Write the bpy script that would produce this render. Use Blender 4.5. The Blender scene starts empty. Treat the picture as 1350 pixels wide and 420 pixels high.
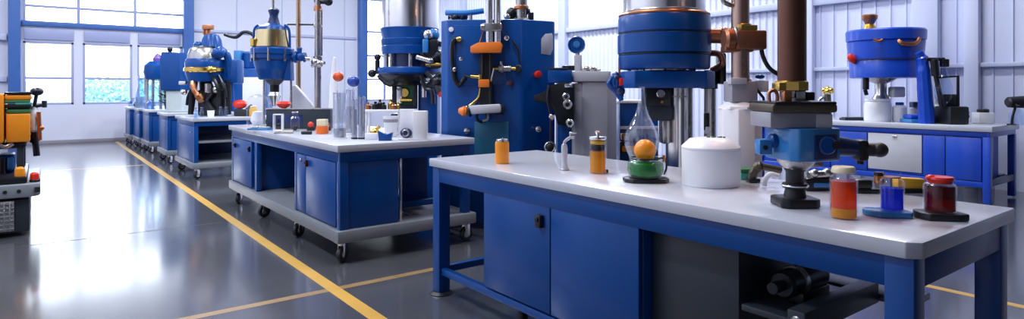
import bpy, bmesh, math, random
from mathutils import Vector, Matrix
random.seed(7)
SC = bpy.context.scene
COL = SC.collection
PI = math.pi

# ------------------------------------------------------------------ survey of the photograph
YAW = math.radians(37.3)
CY, SY = math.cos(YAW), math.sin(YAW)
FPX, CX, HZ, EYE = 818.0, 675.0, 118.0, 1.36

def at(px, d):
    """ground position seen at column px, d metres deep"""
    r = (px - CX) / FPX
    return ((SY + CY * r) * d, (CY - SY * r) * d)

class Fr:
    """a standing frame: origin at column px and depth d, x to the side, y deeper, z up from zb"""
    def __init__(s, px, d, zb=0.0):
        s.px, s.d, s.zb, s.s = px, d, zb, d / FPX
        x, y = at(px, d)
        s.loc = (x, y, zb)
        s.rz = -YAW
    def x(s, px): return (px - s.px) * s.s
    def z(s, py): return EYE + (HZ - py) * s.s - s.zb
    def w(s, n): return n * s.s

# ------------------------------------------------------------------ materials
MATS = {}
def mat(name, col, rough=0.4, metal=0.0, coat=0.0, var=0.06, bump=0.0, scale=12.0, trans=0.0, emit=None, est=0.0, spec=0.5):
    if name in MATS: return MATS[name]
    m = bpy.data.materials.new(name); m.use_nodes = True
    nt = m.node_tree; b = nt.nodes['Principled BSDF']
    tc = nt.nodes.new('ShaderNodeTexCoord')
    nz = nt.nodes.new('ShaderNodeTexNoise'); nz.inputs['Scale'].default_value = scale; nz.inputs['Detail'].default_value = 4
    nt.links.new(tc.outputs['Object'], nz.inputs['Vector'])
    mx = nt.nodes.new('ShaderNodeMix'); mx.data_type = 'RGBA'
    mx.inputs[6].default_value = tuple(c * (1 - var) for c in col) + (1,)
    mx.inputs[7].default_value = tuple(min(1, c * (1 + var)) for c in col) + (1,)
    nt.links.new(nz.outputs['Fac'], mx.inputs[0]); nt.links.new(mx.outputs[2], b.inputs['Base Color'])
    mr = nt.nodes.new('ShaderNodeMapRange')
    mr.inputs['To Min'].default_value = max(0.02, rough * (1 - var)); mr.inputs['To Max'].default_value = min(1, rough * (1 + var))
    nt.links.new(nz.outputs['Fac'], mr.inputs['Value']); nt.links.new(mr.outputs['Result'], b.inputs['Roughness'])
    b.inputs['Metallic'].default_value = metal
    b.inputs['Coat Weight'].default_value = coat; b.inputs['Coat Roughness'].default_value = 0.08
    b.inputs['Specular IOR Level'].default_value = spec
    b.inputs['Transmission Weight'].default_value = trans
    if bump:
        bp = nt.nodes.new('ShaderNodeBump'); bp.inputs['Strength'].default_value = bump; bp.inputs['Distance'].default_value = 0.01
        nt.links.new(nz.outputs['Fac'], bp.inputs['Height']); nt.links.new(bp.outputs['Normal'], b.inputs['Normal'])
    if emit:
        b.inputs['Emission Color'].default_value = tuple(emit) + (1,); b.inputs['Emission Strength'].default_value = est
    MATS[name] = m
    return m

def glass(name, tint=(0.97, 0.98, 1.0), base=0.02, rim=0.6):
    """thin clear glass: passes light straight, reflects more towards grazing"""
    if name in MATS: return MATS[name]
    m = bpy.data.materials.new(name); m.use_nodes = True
    nt = m.node_tree; nt.nodes.clear()
    out = nt.nodes.new('ShaderNodeOutputMaterial')
    t = nt.nodes.new('ShaderNodeBsdfTransparent'); t.inputs['Color'].default_value = tuple(tint) + (1,)
    g = nt.nodes.new('ShaderNodeBsdfGlossy'); g.inputs['Roughness'].default_value = 0.03; g.inputs['Color'].default_value = (1, 1, 1, 1)
    lw = nt.nodes.new('ShaderNodeLayerWeight'); lw.inputs['Blend'].default_value = 0.35
    mr = nt.nodes.new('ShaderNodeMapRange'); mr.inputs['To Min'].default_value = base; mr.inputs['To Max'].default_value = rim
    pw = nt.nodes.new('ShaderNodeMath'); pw.operation = 'POWER'; pw.inputs[1].default_value = 2.6
    nt.links.new(lw.outputs['Facing'], pw.inputs[0]); nt.links.new(pw.outputs[0], mr.inputs['Value'])
    mx = nt.nodes.new('ShaderNodeMixShader')
    nt.links.new(mr.outputs['Result'], mx.inputs[0]); nt.links.new(t.outputs[0], mx.inputs[1]); nt.links.new(g.outputs[0], mx.inputs[2])
    nt.links.new(mx.outputs[0], out.inputs['Surface'])
    MATS[name] = m
    return m

BLUE = mat('blue_enamel', (0.001, 0.062, 0.275), 0.30, coat=0.06, var=.04, scale=3, spec=.35)
BLUEV = mat('violet_blue_enamel', (0.008, 0.065, 0.52), 0.33, coat=0.2, var=.04, scale=3)
NAVY = mat('navy_enamel', (0.005, 0.022, 0.10), 0.35, coat=0.2, var=.04)
SKYB = mat('steel_blue_enamel', (0.03, 0.20, 0.50), 0.3, coat=0.3)
TEAL = mat('teal_enamel', (0.02, 0.16, 0.28), 0.35, coat=0.2)
TOP = mat('pale_grey_laminate', (0.56, 0.58, 0.65), 0.20, coat=0.25, var=0.03, scale=30)
GREYF = mat('grey_painted_steel', (0.22, 0.24, 0.27), 0.36, var=0.08)
GREY = mat('grey_panel', (0.34, 0.33, 0.38), 0.4)
GREYD = mat('dark_grey_panel', (0.022, 0.030, 0.042), 0.4)
GREYL = mat('light_grey_panel', (0.55, 0.55, 0.60), 0.4)
BLACK = mat('black_rubber', (0.012, 0.013, 0.016), 0.45)
IRON = mat('black_iron', (0.020, 0.021, 0.026), 0.3, metal=0.4)
CHROME = mat('brushed_chrome', (0.78, 0.76, 0.74), 0.18, metal=1.0, var=0.08, scale=5)
STEEL = mat('worn_steel', (0.50, 0.48, 0.46), 0.28, metal=1.0, var=0.2, scale=9)
BRASS = mat('brass', (0.80, 0.52, 0.12), 0.25, metal=1.0)
COPPERD = mat('dull_copper', (0.34, 0.14, 0.075), 0.38, metal=0.75, var=.2, scale=6)
COPPER = mat('copper', (0.55, 0.22, 0.10), 0.32, metal=0.9, var=0.15)
BROWN = mat('bronzed_pipe', (0.16, 0.065, 0.040), 0.35, metal=0.55, var=0.15, scale=4)
WHITE = mat('white_plastic', (0.86, 0.86, 0.89), 0.35, var=0.02)
PAPER = mat('white_paper', (0.82, 0.82, 0.88), 0.8, var=0.03)
CREAM = mat('cream_plastic', (0.80, 0.70, 0.48), 0.4)
ORANGE = mat('orange_enamel', (0.85, 0.20, 0.02), 0.35)
AMBER = mat('amber_plastic', (0.90, 0.30, 0.01), 0.35)
YELLOW = mat('yellow_plastic', (0.80, 0.42, 0.03), 0.4)
RED = mat('red_plastic', (0.75, 0.03, 0.015), 0.3)
MACHO = mat('machine_orange', (0.82, 0.27, 0.01), 0.4)
GREEN = mat('green_cloth', (0.03, 0.16, 0.06), 0.7)
AQUA = mat('aqua_plastic', (0.05, 0.35, 0.27), 0.35)
OLIVE = mat('olive_brown_metal', (0.11, 0.09, 0.065), 0.4, metal=0.3)
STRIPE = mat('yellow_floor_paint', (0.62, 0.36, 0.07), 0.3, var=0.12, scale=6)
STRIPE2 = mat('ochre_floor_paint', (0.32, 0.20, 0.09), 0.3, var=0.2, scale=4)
GLASS = glass('clear_glass')
PANE = glass('window_glass', (0.98, 0.99, 1.0), 0.03, 0.5)
GLASSM = glass('milky_clear_glass', (0.93, 0.94, 0.97), 0.16, 0.85)
GLASSB = glass('blue_tinted_glass', (0.82, 0.90, 1.0), 0.04, 0.6)
LQ_OR = mat('orange_liquid', (0.95, 0.10, 0.0), 0.15, var=0.1, spec=.25)
LQ_YE = mat('amber_liquid', (0.92, 0.38, 0.004), 0.15, spec=.25)
LQ_BL = mat('blue_liquid', (0.001, 0.05, 0.90), 0.15, spec=.25)
LQ_RE = mat('dark_red_liquid', (0.13, 0.001, 0.003), 0.15, spec=.25)
LQ_GR = mat('green_crystals', (0.002, 0.17, 0.015), 0.2, spec=.3, var=0.9, scale=45, bump=0.6)
LQ_CL = mat('pale_liquid', (0.60, 0.64, 0.72), 0.08, trans=0.5)

def let_light_through(m, col, f):
    nt = m.node_tree; b = nt.nodes['Principled BSDF']; out = nt.nodes['Material Output']
    t = nt.nodes.new('ShaderNodeBsdfTransparent'); t.inputs['Color'].default_value = tuple(col) + (1,)
    mx = nt.nodes.new('ShaderNodeMixShader'); mx.inputs[0].default_value = f
    nt.links.new(b.outputs[0], mx.inputs[1]); nt.links.new(t.outputs[0], mx.inputs[2]); nt.links.new(mx.outputs[0], out.inputs['Surface'])
let_light_through(LQ_OR, (1.0, .22, .01), .55); let_light_through(LQ_YE, (1.0, .60, .05), .45)
let_light_through(LQ_BL, (.02, .15, 1.0), .45); let_light_through(LQ_RE, (.55, .01, .015), .5)

# ------------------------------------------------------------------ mesh builder
def link(o, parent=None):
    COL.objects.link(o)
    if parent is not None: o.parent = parent
    return o

class PB:
    def __init__(s, m):
        s.bm = bmesh.new(); s.mats = [m]; s.i = 0
    def m(s, m):
        if m not in s.mats: s.mats.append(m)
        s.i = s.mats.index(m); return s
    def _take(s, b, M=None):
        if M is not None: bmesh.ops.transform(b, matrix=M, verts=b.verts)
        bmesh.ops.recalc_face_normals(b, faces=b.faces)
        for f in b.faces: f.material_index = s.i
        me = bpy.data.meshes.new('t'); b.to_mesh(me); b.free()
        s.bm.from_mesh(me); bpy.data.meshes.remove(me)
        return s
    def box(s, c, d, bev=0.004, rz=0, rot=None, seg=2):
        b = bmesh.new(); bmesh.ops.create_cube(b, size=1)
        for v in b.verts: v.co = Vector((v.co.x * d[0], v.co.y * d[1], v.co.z * d[2]))
        bev = min(bev, min(d) * 0.45)
        if bev > 0: bmesh.ops.bevel(b, geom=b.edges[:], offset=bev, segments=seg, affect='EDGES', profile=0.5)
        M = Matrix.Translation(c)
        if rot: M = M @ rot.to_4x4()
        elif rz: M = M @ Matrix.Rotation(rz, 4, 'Z')
        return s._take(b, M)
    def bx(s, x0, x1, y0, y1, z0, z1, bev=0.004):
        return s.box(((x0+x1)/2, (y0+y1)/2, (z0+z1)/2), (abs(x1-x0), abs(y1-y0), abs(z1-z0)), bev)
    def lathe(s, prof, c=(0, 0, 0), n=36, ax=None, sx=1.0, sy=1.0):
        b = bmesh.new(); rings = []
        for r, z in prof:
            if r < 1e-5: rings.append([b.verts.new((0, 0, z))])
            else: rings.append([b.verts.new((r*math.cos(2*PI*k/n)*sx, r*math.sin(2*PI*k/n)*sy, z)) for k in range(n)])
        for A, B in zip(rings, rings[1:]):
            for k in range(n):
                k2 = (k+1) % n
                if len(A) == 1 and len(B) == 1: continue
                if len(A) == 1: b.faces.new((A[0], B[k], B[k2]))
                elif len(B) == 1: b.faces.new((A[k], A[k2], B[0]))
                else: b.faces.new((A[k], A[k2], B[k2], B[k]))
        for R in (rings[0], rings[-1]):
            if len(R) > 1: b.faces.new(R)
        M = Matrix.Translation(c)
        if ax is not None: M = M @ Vector((0, 0, 1)).rotation_difference(Vector(ax)).to_matrix().to_4x4()
        return s._take(b, M)
    def vessel(s, prof, t=0.003, c=(0, 0, 0), n=36, sx=1, sy=1):
        """open vessel with wall thickness t; prof runs from the foot's centre to the lip"""
        inner = [(max(r - t, 0.0), z + (t if i < 2 else 0)) for i, (r, z) in enumerate(prof)]
        return s.lathe(prof + inner[::-1], c, n, None, sx, sy)
    def cyl(s, a, b_, r, r2=None, n=24, bev=0.0):
        a, b_ = Vector(a), Vector(b_); L = (b_-a).length
        r2 = r if r2 is None else r2
        e = min(bev, L*0.4, r*0.5, r2*0.5 if r2 else 1)
        prof = [(r-e, 0), (r, e), (r2, L-e), (r2-e, L)] if e > 0 else [(r, 0), (r2, L)]
        return s.lathe(prof, a, n, (b_-a).normalized())
    def tube(s, pts, r, n=10, smooth=True, closed=False):
        P = [Vector(p) for p in pts]
        if smooth and len(P) > 2:
            Q = []; N = len(P)
            for i in range(N if closed else N-1):
                if closed: p0, p1, p2, p3 = P[(i-1) % N], P[i], P[(i+1) % N], P[(i+2) % N]
                else: p0, p1, p2, p3 = P[max(i-1, 0)], P[i], P[i+1], P[min(i+2, N-1)]
                for k in range(6):
                    t = k/6
                    Q.append(0.5*((2*p1)+(p2-p0)*t+(2*p0-5*p1+4*p2-p3)*t*t+(3*p1-p0-3*p2+p3)*t**3))
            if not closed: Q.append(P[-1])
            P = Q
        b = bmesh.new(); rings = []; up = None; N = len(P)
        for i, p in enumerate(P):
            if closed: t = (P[(i+1) % N]-P[(i-1) % N]).normalized()
            else: t = (P[min(i+1, N-1)]-P[max(i-1, 0)]).normalized()
            if up is None:
                up = t.orthogonal().normalized()
            up = (up - t*up.dot(t)).normalized(); sd = t.cross(up)
            rr = r[min(i*len(r)//N, len(r)-1)] if isinstance(r, (list, tuple)) else r
            rings.append([b.verts.new(p+up*rr*math.cos(2*PI*k/n)+sd*rr*math.sin(2*PI*k/n)) for k in range(n)])
        pairs = list(zip(rings, rings[1:])) + ([(rings[-1], rings[0])] if closed else [])
        for A, B in pairs:
            for k in range(n): b.faces.new((A[k], A[(k+1) % n], B[(k+1) % n], B[k]))
        if not closed: b.faces.new(rings[0]); b.faces.new(rings[-1])
        return s._take(b)
    def ring(s, c, R, r, ax=(0, 0, 1), n=36):
        q = Vector((0, 0, 1)).rotation_difference(Vector(ax))
        return s.tube([Vector(c)+q @ Vector((R*math.cos(2*PI*k/n), R*math.sin(2*PI*k/n), 0)) for k in range(n)], r, 8, False, True)
    def sph(s, c, r, sc=(1, 1, 1), n=24):
        b = bmesh.new(); bmesh.ops.create_uvsphere(b, u_segments=n, v_segments=n//2, radius=r)
        return s._take(b, Matrix.Translation(c) @ Matrix.Diagonal((*sc, 1)))
    def prism(s, poly, z0, z1, bev=0.0, M=None):
        b = bmesh.new()
        lo = [b.verts.new((x, y, z0)) for x, y in poly]; hi = [b.verts.new((x, y, z1)) for x, y in poly]
        b.faces.new(lo); b.faces.new(hi); n = len(poly)
        for k in range(n): b.faces.new((lo[k], lo[(k+1) % n], hi[(k+1) % n], hi[k]))
        bmesh.ops.recalc_face_normals(b, faces=b.faces)
        if bev: bmesh.ops.bevel(b, geom=b.edges[:], offset=bev, segments=2, affect='EDGES', profile=0.5)
        return s._take(b, M)
    def done(s, name, parent=None, loc=None, rz=None, label=None, ang=35):
        bm = s.bm
        for f in bm.faces: f.smooth = True
        for e in bm.edges:
            if len(e.link_faces) == 2 and e.calc_face_angle(0) > math.radians(ang): e.smooth = False
        me = bpy.data.meshes.new(name); bm.to_mesh(me); bm.free()
        for m in s.mats: me.materials.append(m)
        o = bpy.data.objects.new(name, me)
        if loc is not None: o.location = loc
        if rz is not None: o.rotation_euler = (0, 0, rz)
        if label: o['label'] = label
        return link(o, parent)

def XZ(y0=0.0):
    """lay an x,y polygon upright: its y becomes z, its extrusion runs along y"""
    return Matrix(((1, 0, 0, 0), (0, 0, 1, y0), (0, 1, 0, 0), (0, 0, 0, 1)))

def tag(o, label, cat, group=None):
    o['label'] = label; o['category'] = cat
    if group: o['group'] = group
    return o
def thing(name, label, cat, loc=(0, 0, 0), rz=0.0, group=None):
    o = bpy.data.objects.new(name, None); o.location = loc; o.rotation_euler = (0, 0, rz); o.empty_display_size = 0.1
    link(o); return tag(o, label, cat, group)
def fthing(F, name, label, cat, group=None):
    return thing(name, label, cat, F.loc, F.rz, group)
def struct(o):
    o['kind'] = 'structure'; return o

# ------------------------------------------------------------------ the hall
BACK, RIGHT, LEFTX, FRONT, CEIL = 19.4, 10.4, -3.2, -4.0, 6.4

def floor_mat():
    m = mat('epoxy_floor', (0.075, 0.077, 0.090), 0.19, coat=0.7, var=0.14, scale=0.7)
    nt = m.node_tree; b = nt.nodes['Principled BSDF']
    b.inputs['Coat Roughness'].default_value = 0.12
    tc = [n for n in nt.nodes if n.type == 'TEX_COORD'][0]
    w = nt.nodes.new('ShaderNodeTexNoise'); w.inputs['Scale'].default_value = 1.6; w.inputs['Detail'].default_value = 3
    mp = nt.nodes.new('ShaderNodeMapping'); mp.inputs['Scale'].default_value = (1.0, 1.0, 1.0)
    nt.links.new(tc.outputs['Object'], mp.inputs['Vector']); nt.links.new(mp.outputs['Vector'], w.inputs['Vector'])
    bp = nt.nodes.new('ShaderNodeBump'); bp.inputs['Strength'].default_value = 0.16; bp.inputs['Distance'].default_value = 0.006
    nt.links.new(w.outputs['Fac'], bp.inputs['Height'])
    nt.links.new(bp.outputs['Normal'], b.inputs['Coat Normal']); nt.links.new(bp.outputs['Normal'], b.inputs['Normal'])
    return m
WALLM = mat('cool_white_wall', (0.70, 0.72, 0.84), 0.5, var=0.02, scale=3)
RIBM = mat('ribbed_wall_sheet', (0.64, 0.67, 0.86), 0.38, var=0.03, scale=3)
FRAMEM = mat('pale_blue_frame', (0.36, 0.40, 0.62), 0.35, var=0.05)
COLM = mat('blue_steel_column', (0.05, 0.14, 0.42), 0.4, var=0.15, scale=4)
GIRTM = mat('wall_rail_paint', (0.50, 0.54, 0.72), 0.4)
CEILM = mat('ceiling_paint', (0.62, 0.64, 0.68), 0.7, var=0.03)

struct(PB(floor_mat()).bx(LEFTX-.2, RIGHT+.2, FRONT-.2, BACK+.2, -0.2, 0, 0).done('floor'))
struct(PB(CEILM).bx(LEFTX-.2, RIGHT+.2, FRONT-.2, BACK+.2, CEIL, CEIL+.2, 0).done('ceiling'))
struct(PB(WALLM).bx(LEFTX-.2, LEFTX, FRONT, BACK, 0, CEIL, 0).done('wall_left'))
struct(PB(mat('bounce_cut_wall', (0.05, 0.055, 0.07), 0.6)).bx(LEFTX-.2, RIGHT+.2, FRONT-.2, FRONT, 0, CEIL, 0).done('wall_front'))  # unseen wall, coloured dark to cut bounce light on the near faces

# back wall with its window openings
def back_wall():
    p = PB(WALLM); y0, y1 = BACK, BACK+.2
    p.bx(LEFTX-.2, RIGHT+.2, y0, y1, 0, 0.98, 0)                       # below the panes
    p.bx(LEFTX-.2, -.32, y0, y1, .98, CEIL, 0)
    p.bx(3.30, 8.60, y0, y1, .98, CEIL, 0)
    p.bx(10.10, RIGHT+.2, y0, y1, .98, CEIL, 0)
    p.bx(-.32, 3.30, y0, y1, 2.56, 2.98, 0)                            # blind boxes above the panes
    p.bx(-.32, 3.30, y0, y1, 3.92, CEIL, 0)
    p.bx(8.60, 10.10, y0, y1, 4.4, CEIL, 0)
    for x in (.70, 1.98, 3.18):
        p.bx(x, x+(.19 if x < 1 else .12), y0, y1, .98, 2.56, 0)
    p.m(FRAMEM)
    for x in (-.30, .92, 2.12): p.bx(x, x+1.0, y0-.05, y0, 2.60, 2.88, .01)
    p.m(GIRTM)
    for x in (4.6, 5.9, 7.1, 7.9): p.bx(x, x+.03, y0-.012, y0, .3, CEIL, .003)    # panel joints
    p.bx(3.43, 8.3, y0-.05, y0, 3.0, 3.08, .005)
    p.m(mat('wall_foot', (.30, .28, .33), .5)).bx(LEFTX, RIGHT, y0-.02, y0, 0, .09, .004)
    return struct(p.done('wall_back'))
back_wall()

def window(n, x0, x1, z0, z1, rails=(), posts=(), t=.055):
    p = PB(FRAMEM); y = BACK+.06
    p.bx(x0, x1, y-.05, y+.05, z0, z0+t, .006).bx(x0, x1, y-.05, y+.05, z1-t, z1, .006)
    p.bx(x0, x0+t, y-.05, y+.05, z0, z1, .006).bx(x1-t, x1, y-.05, y+.05, z0, z1, .006)
    for z in rails: p.bx(x0, x1, y-.04, y+.04, z-.03, z+.03, .005)
    for x in posts: p.bx(x-.035, x+.035, y-.045, y+.045, z0, z1, .005)
    f = struct(p.done('window_%d' % n))
    PB(PANE).bx(x0+t*.5, x1-t*.5, y-.006, y+.006, z0+t*.5, z1-t*.5, 0).done('pane', f)
    return f
window(1, -.32, .70, .98, 2.56, (1.65,))
window(2, .89, 1.98, .98, 2.56, (1.65,))
window(3, 2.10, 3.18, .98, 2.56, (1.65,))
window(4, -.32, 3.30, 3.00, 3.92, (3.44,), (.80, 2.05))
window(5, 8.62, 10.10, .98, 4.4, (1.7, 2.5, 3.3), (9.35,))
struct(PB(COLM).bx(-.60, -.36, BACK-.24, BACK, 0, CEIL, .01).done('trim_1'))
struct(PB(COLM).bx(3.18, 3.44, BACK-.24, BACK, 0, CEIL, .01).done('trim_2'))
struct(PB(COLM).bx(8.36, 8.62, BACK-.24, BACK, 0, CEIL, .01).done('trim_3'))
struct(PB(COLM).bx(-.34, 3.2, BACK-.09, BACK, 2.93, 3.06, .01).done('trim_4'))
struct(PB(GIRTM).bx(LEFTX, -.62, BACK-.10, BACK, 1.55, 1.68, .01).bx(LEFTX, -.62, BACK-.16, BACK, 2.55, 2.72, .01).done('trim_5'))

# long side wall of ribbed sheet with posts and rails
def right_wall():
    p = PB(RIBM); p.bx(RIGHT, RIGHT+.2, FRONT, BACK, 0, CEIL, 0)
    y = FRONT+.1
    while y < BACK-.1:
        if y < 5.3:
            p.bx(RIGHT-.022, RIGHT, y-.010, y+.010, 0, CEIL, .003); y += .215
        else:
            p.prism([(RIGHT, y-.045), (RIGHT-.022, y-.02), (RIGHT-.022, y+.02), (RIGHT, y+.045)], 0, CEIL); y += .13
    return struct(p.done('wall_right'))
right_wall()
struct(PB(GIRTM).bx(RIGHT-.09, RIGHT-.023, FRONT, BACK-.3, 1.67, 1.73, .008).done('trim_6'))
struct(PB(GIRTM).bx(RIGHT-.11, RIGHT-.023, FRONT, BACK-.3, 2.76, 2.87, .008).done('trim_7'))
for i, (y, w) in enumerate(((11.45, .24), (5.26, .12), (3.55, .34), (2.98, .17), (16.0, .24), (8.2, .14))):
    struct(PB(RIBM if w in (.34, .12, .17) else GIRTM).bx(RIGHT-.15, RIGHT-.022, y-w/2, y+w/2, 0, CEIL, .01).done('trim_%d' % (8+i)))

# painted lines and joints of the floor
struct(PB(STRIPE).bx(1.555, 1.645, -3.9, 19.2, 0, .0015, 0).done('trim_20'))
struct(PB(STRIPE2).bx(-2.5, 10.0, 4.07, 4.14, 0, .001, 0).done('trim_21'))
struct(PB(STRIPE).bx(4.87, 4.94, -3.9, 4.0, 0, .0012, 0).done('trim_22'))
struct(PB(mat('floor_joint', (.05, .05, .055), .4)).bx(LEFTX, 1.5, 6.86, 6.875, 0, .001, 0).done('trim_23'))
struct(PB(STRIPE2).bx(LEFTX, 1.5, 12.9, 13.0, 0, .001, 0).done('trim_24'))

# outdoors behind the panes
struct(PB(mat('outside_ground', (.20, .26, .16), .9)).bx(-25, 40, BACK+.3, 60, -.3, -.05, 0).done('ground'))
struct(PB(mat('pale_shed_wall', (.50, .55, .72), .7)).bx(-4, 1.15, 24.0, 24.3, -.1, 1.62, 0).done('wall_outside'))
def hedge():
    lf = mat('hazed_leaves', (.30, .52, .60), .7, var=.7, scale=9)  # pale bright haze is mixed into the leaf colour
    b = PB(lf)
    for k in range(26):
        x = 1.2+random.random()*4.2; z = .2+random.random()*1.2
        b.sph((x, 25.2+random.random()*.9, z), .35+.2*random.random(), (1, 1, .9), 12)
    for k in range(2600):
        x = 1.0+random.random()*4.6; z = random.random()**.8*1.75; y = 24.75+random.random()*.5
        a = random.random()*6.3; r = .05+.05*random.random()
        b2 = b.bm; d1 = Vector((math.cos(a), .3*random.random(), math.sin(a)))*r; d2 = Vector((-math.sin(a), .5*random.random(), math.cos(a)))*r*.5
        c = Vector((x, y, z)); vs = [b2.verts.new(c+d1), b2.verts.new(c+d2), b2.verts.new(c-d1), b2.verts.new(c-d2)]
        b2.faces.new(vs)
    o = b.done('hedge')
    tag(o, 'clipped hedge growing outdoors behind the middle window', 'hedge')
hedge()

# ------------------------------------------------------------------ shared pieces
def caster(parent, x, y, zt, r=.062, turn=0.0):
    c = PB(CHROME)
    c.bx(x-.045, x+.045, y-.035, y+.035, zt-.008, zt, .002)
    c.cyl((x, y, zt-.03), (x, y, zt-.008), .022)
    M = Matrix.Rotation(turn, 3, 'Z')
    off = M @ Vector((.02, 0, 0))
    for sgn in (-1, 1):
        q = M @ Vector((.02, sgn*.026, 0))
        c.box((x+q.x, y+q.y, (zt-.03+r)/2+.002), (.05, .005, max(zt-.03-r+.03, .03)), .002, rz=turn)
    ob = c.done('caster', parent)
    wx, wy = x+off.x, y+off.y
    ax = M @ Vector((0, 1, 0))
    a = Vector((wx, wy, r))
    w = PB(BLACK); w.lathe([(r*.55, -.019), (r-.006, -.019), (r, -.012), (r, .012), (r-.006, .019), (r*.55, .019)], a, 28, ax)
    w.m(CHROME).lathe([(.0, -.022), (r*.5, -.020), (r*.56, -.017), (r*.56, .017), (r*.5, .020), (.0, .022)], a, 20, ax)
    w.done('wheel', ob)
    return ob
def latch(parent, x, y, z, m=BLACK, w=.03, h=.05):
    """small raised latch on a face that looks along -x"""
    return PB(m).bx(x-.022, x, y-w/2, y+w/2, z-h/2, z+h/2, .006).m(IRON).cyl((x-.030, y, z+.004), (x-.02, y, z+.004), .009).done('handle', parent)

# ------------------------------------------------------------------ benches
ZM = .93
def mid_bench():
    t = thing('wheeled_workbench', 'long blue wheeled workbench with grey top, glass tubes standing on its near corner', 'workbench', (1.83, 4.62, 0))
    W, L = 1.27, 3.47
    PB(TOP).bx(0, W, 0, L, .873, ZM, .006).done('worktop', t)
    r = PB(BLUE); r.bx(.03, W-.03, .03, .07, .79, .873).bx(.03, W-.03, L-.07, L-.03, .79, .873).bx(.03, .07, .07, L-.07, .79, .873).bx(W-.07, W-.03, .07, L-.07, .79, .873)
    r.done('top_rail', t)
    PB(GREYF).bx(.0, W+.02, .0, L, .165, .262, .012).done('bottom_platform', t)
    for x in (.03, W-.10):
        for y in (.03, L-.10):
            PB(BLUE).bx(x, x+.07, y, y+.07, .262, .79).done('leg', t)
    for y in (1.08, 2.38): PB(BLUE).bx(.03, .08, y-.03, y+.03, .262, .79).done('leg', t)
    c = PB(BLUE).bx(.055, .54, .045, 1.05, .265, .788).done('cabinet', t)
    d = PB(BLUE).bx(.028, .053, .115, .80, .275, .782, .004).done('door', c)
    latch(d, .028, .765, .72, mat('maroon_latch', (.10, .012, .015), .3), .035, .06)
    d = PB(BLUE).bx(.030, .053, .815, 1.045, .275, .782, .004).done('door', c)
    PB(CHROME).cyl((.015, .92, .735), (.03, .92, .735), .016, bev=.003).done('lock', d)
    c = PB(BLUE).bx(.055, .60, 2.42, L-.045, .265, .788).done('cabinet', t)
    d = PB(BLUE).bx(.028, .053, 2.56, L-.115, .275, .782, .004).done('door', c)
    latch(d, .028, 3.25, .70, IRON, .05, .05); latch(d, .028, 2.62, .70, BLACK, .035, .06)
    PB(NAVY).bx(.60, .62, 1.06, 2.41, .265, .788).done('back_panel', t)
    PB(CHROME).bx(.555, .575, .05, .07, .262, .79, .003).done('upright_strip', t)
    c = PB(BLUE).bx(.70, 1.10, .55, 2.0, .32, .788).done('cabinet', t)
    PB(BLUE).bx(.62, 1.16, .40, .46, .30, .35).done('foot_rail', t)
    PB(CHROME).tube([(.60, .18, .75), (.63, .22, .55), (.60, .18, .40), (.68, .26, .30), (.72, .20, .27)], .007).done('loose_pipe', t)
    for (x, y, a) in ((.06, .08, .6), (.06, 1.13, .5), (.06, 2.25, .2), (.06, 3.25, .9), (W-.06, .08, .1), (W-.06, 3.3, .4)):
        caster(t, x, y, .165, .064, a)
    return t
mid_bench()

def cart(x, y, L, label, front, W=1.25):
    t = thing('wheeled_bench', label, 'bench', (x, y, 0), 0)
    PB(TOP).bx(0, W, 0, L, .872, ZM, .012).done('worktop', t)
    PB(BLUE).bx(.03, W-.03, .03, .07, .80, .872).bx(.03, W-.03, L-.07, L-.03, .80, .872).bx(.03, .07, .07, L-.07, .80, .872).bx(W-.07, W-.03, .07, L-.07, .80, .872).done('top_rail', t)
    PB(GREYF).bx(0, W, 0, L, .16, .245, .012).done('bottom_platform', t)
    for lx in (.03, W-.09):
        for ly in (.03, L-.09):
            PB(BLUE).bx(lx, lx+.06, ly, ly+.06, .245, .80).done('leg', t)
    d = PB(BLUE).bx(.034, .056, .10, L-.10, .25, .795).done('door', t)
    PB(CHROME).cyl((.018, .28, .70), (.034, .28, .70), .014, bev=.003).done('knob', d)
    PB(NAVY).bx(.10, W-.10, L-.06, L-.04, .245, .80).done('back_panel', t)
    if front == 'open':
        PB(GREYF).bx(.06, W-.05, .05, L-.07, .54, .57).done('shelf', t)
    elif front == 'panel':
        PB(BLUE).bx(.10, W-.10, .045, .065, .25, .795).done('front_panel', t)
    for (cx, cy, a) in ((.07, .07, .5), (.07, L-.08, .3), (W-.07, .07, .2), (W-.07, L-.08, .8)):
        caster(t, cx, cy, .16, .062, a)
    return t
cart(1.83, 10.35, 1.5, 'blue wheeled bench with open front shelf under the gold banded machine', 'open')
cart(1.83, 12.8, 1.05, 'short blue wheeled bench with closed front, next behind the open shelved bench', 'panel', 1.2)
cart(1.83, 15.2, 1.05, 'dark blue wheeled bench with plant pot on top, third before the window wall', 'panel', 1.2)
cart(1.80, 16.55, .95, 'dark blue wheeled bench between two like it near the window wall', 'panel', 1.2)
cart(1.74, 17.85, .95, 'dark blue wheeled bench standing last in the row beside the window wall', 'panel', 1.2)

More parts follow.
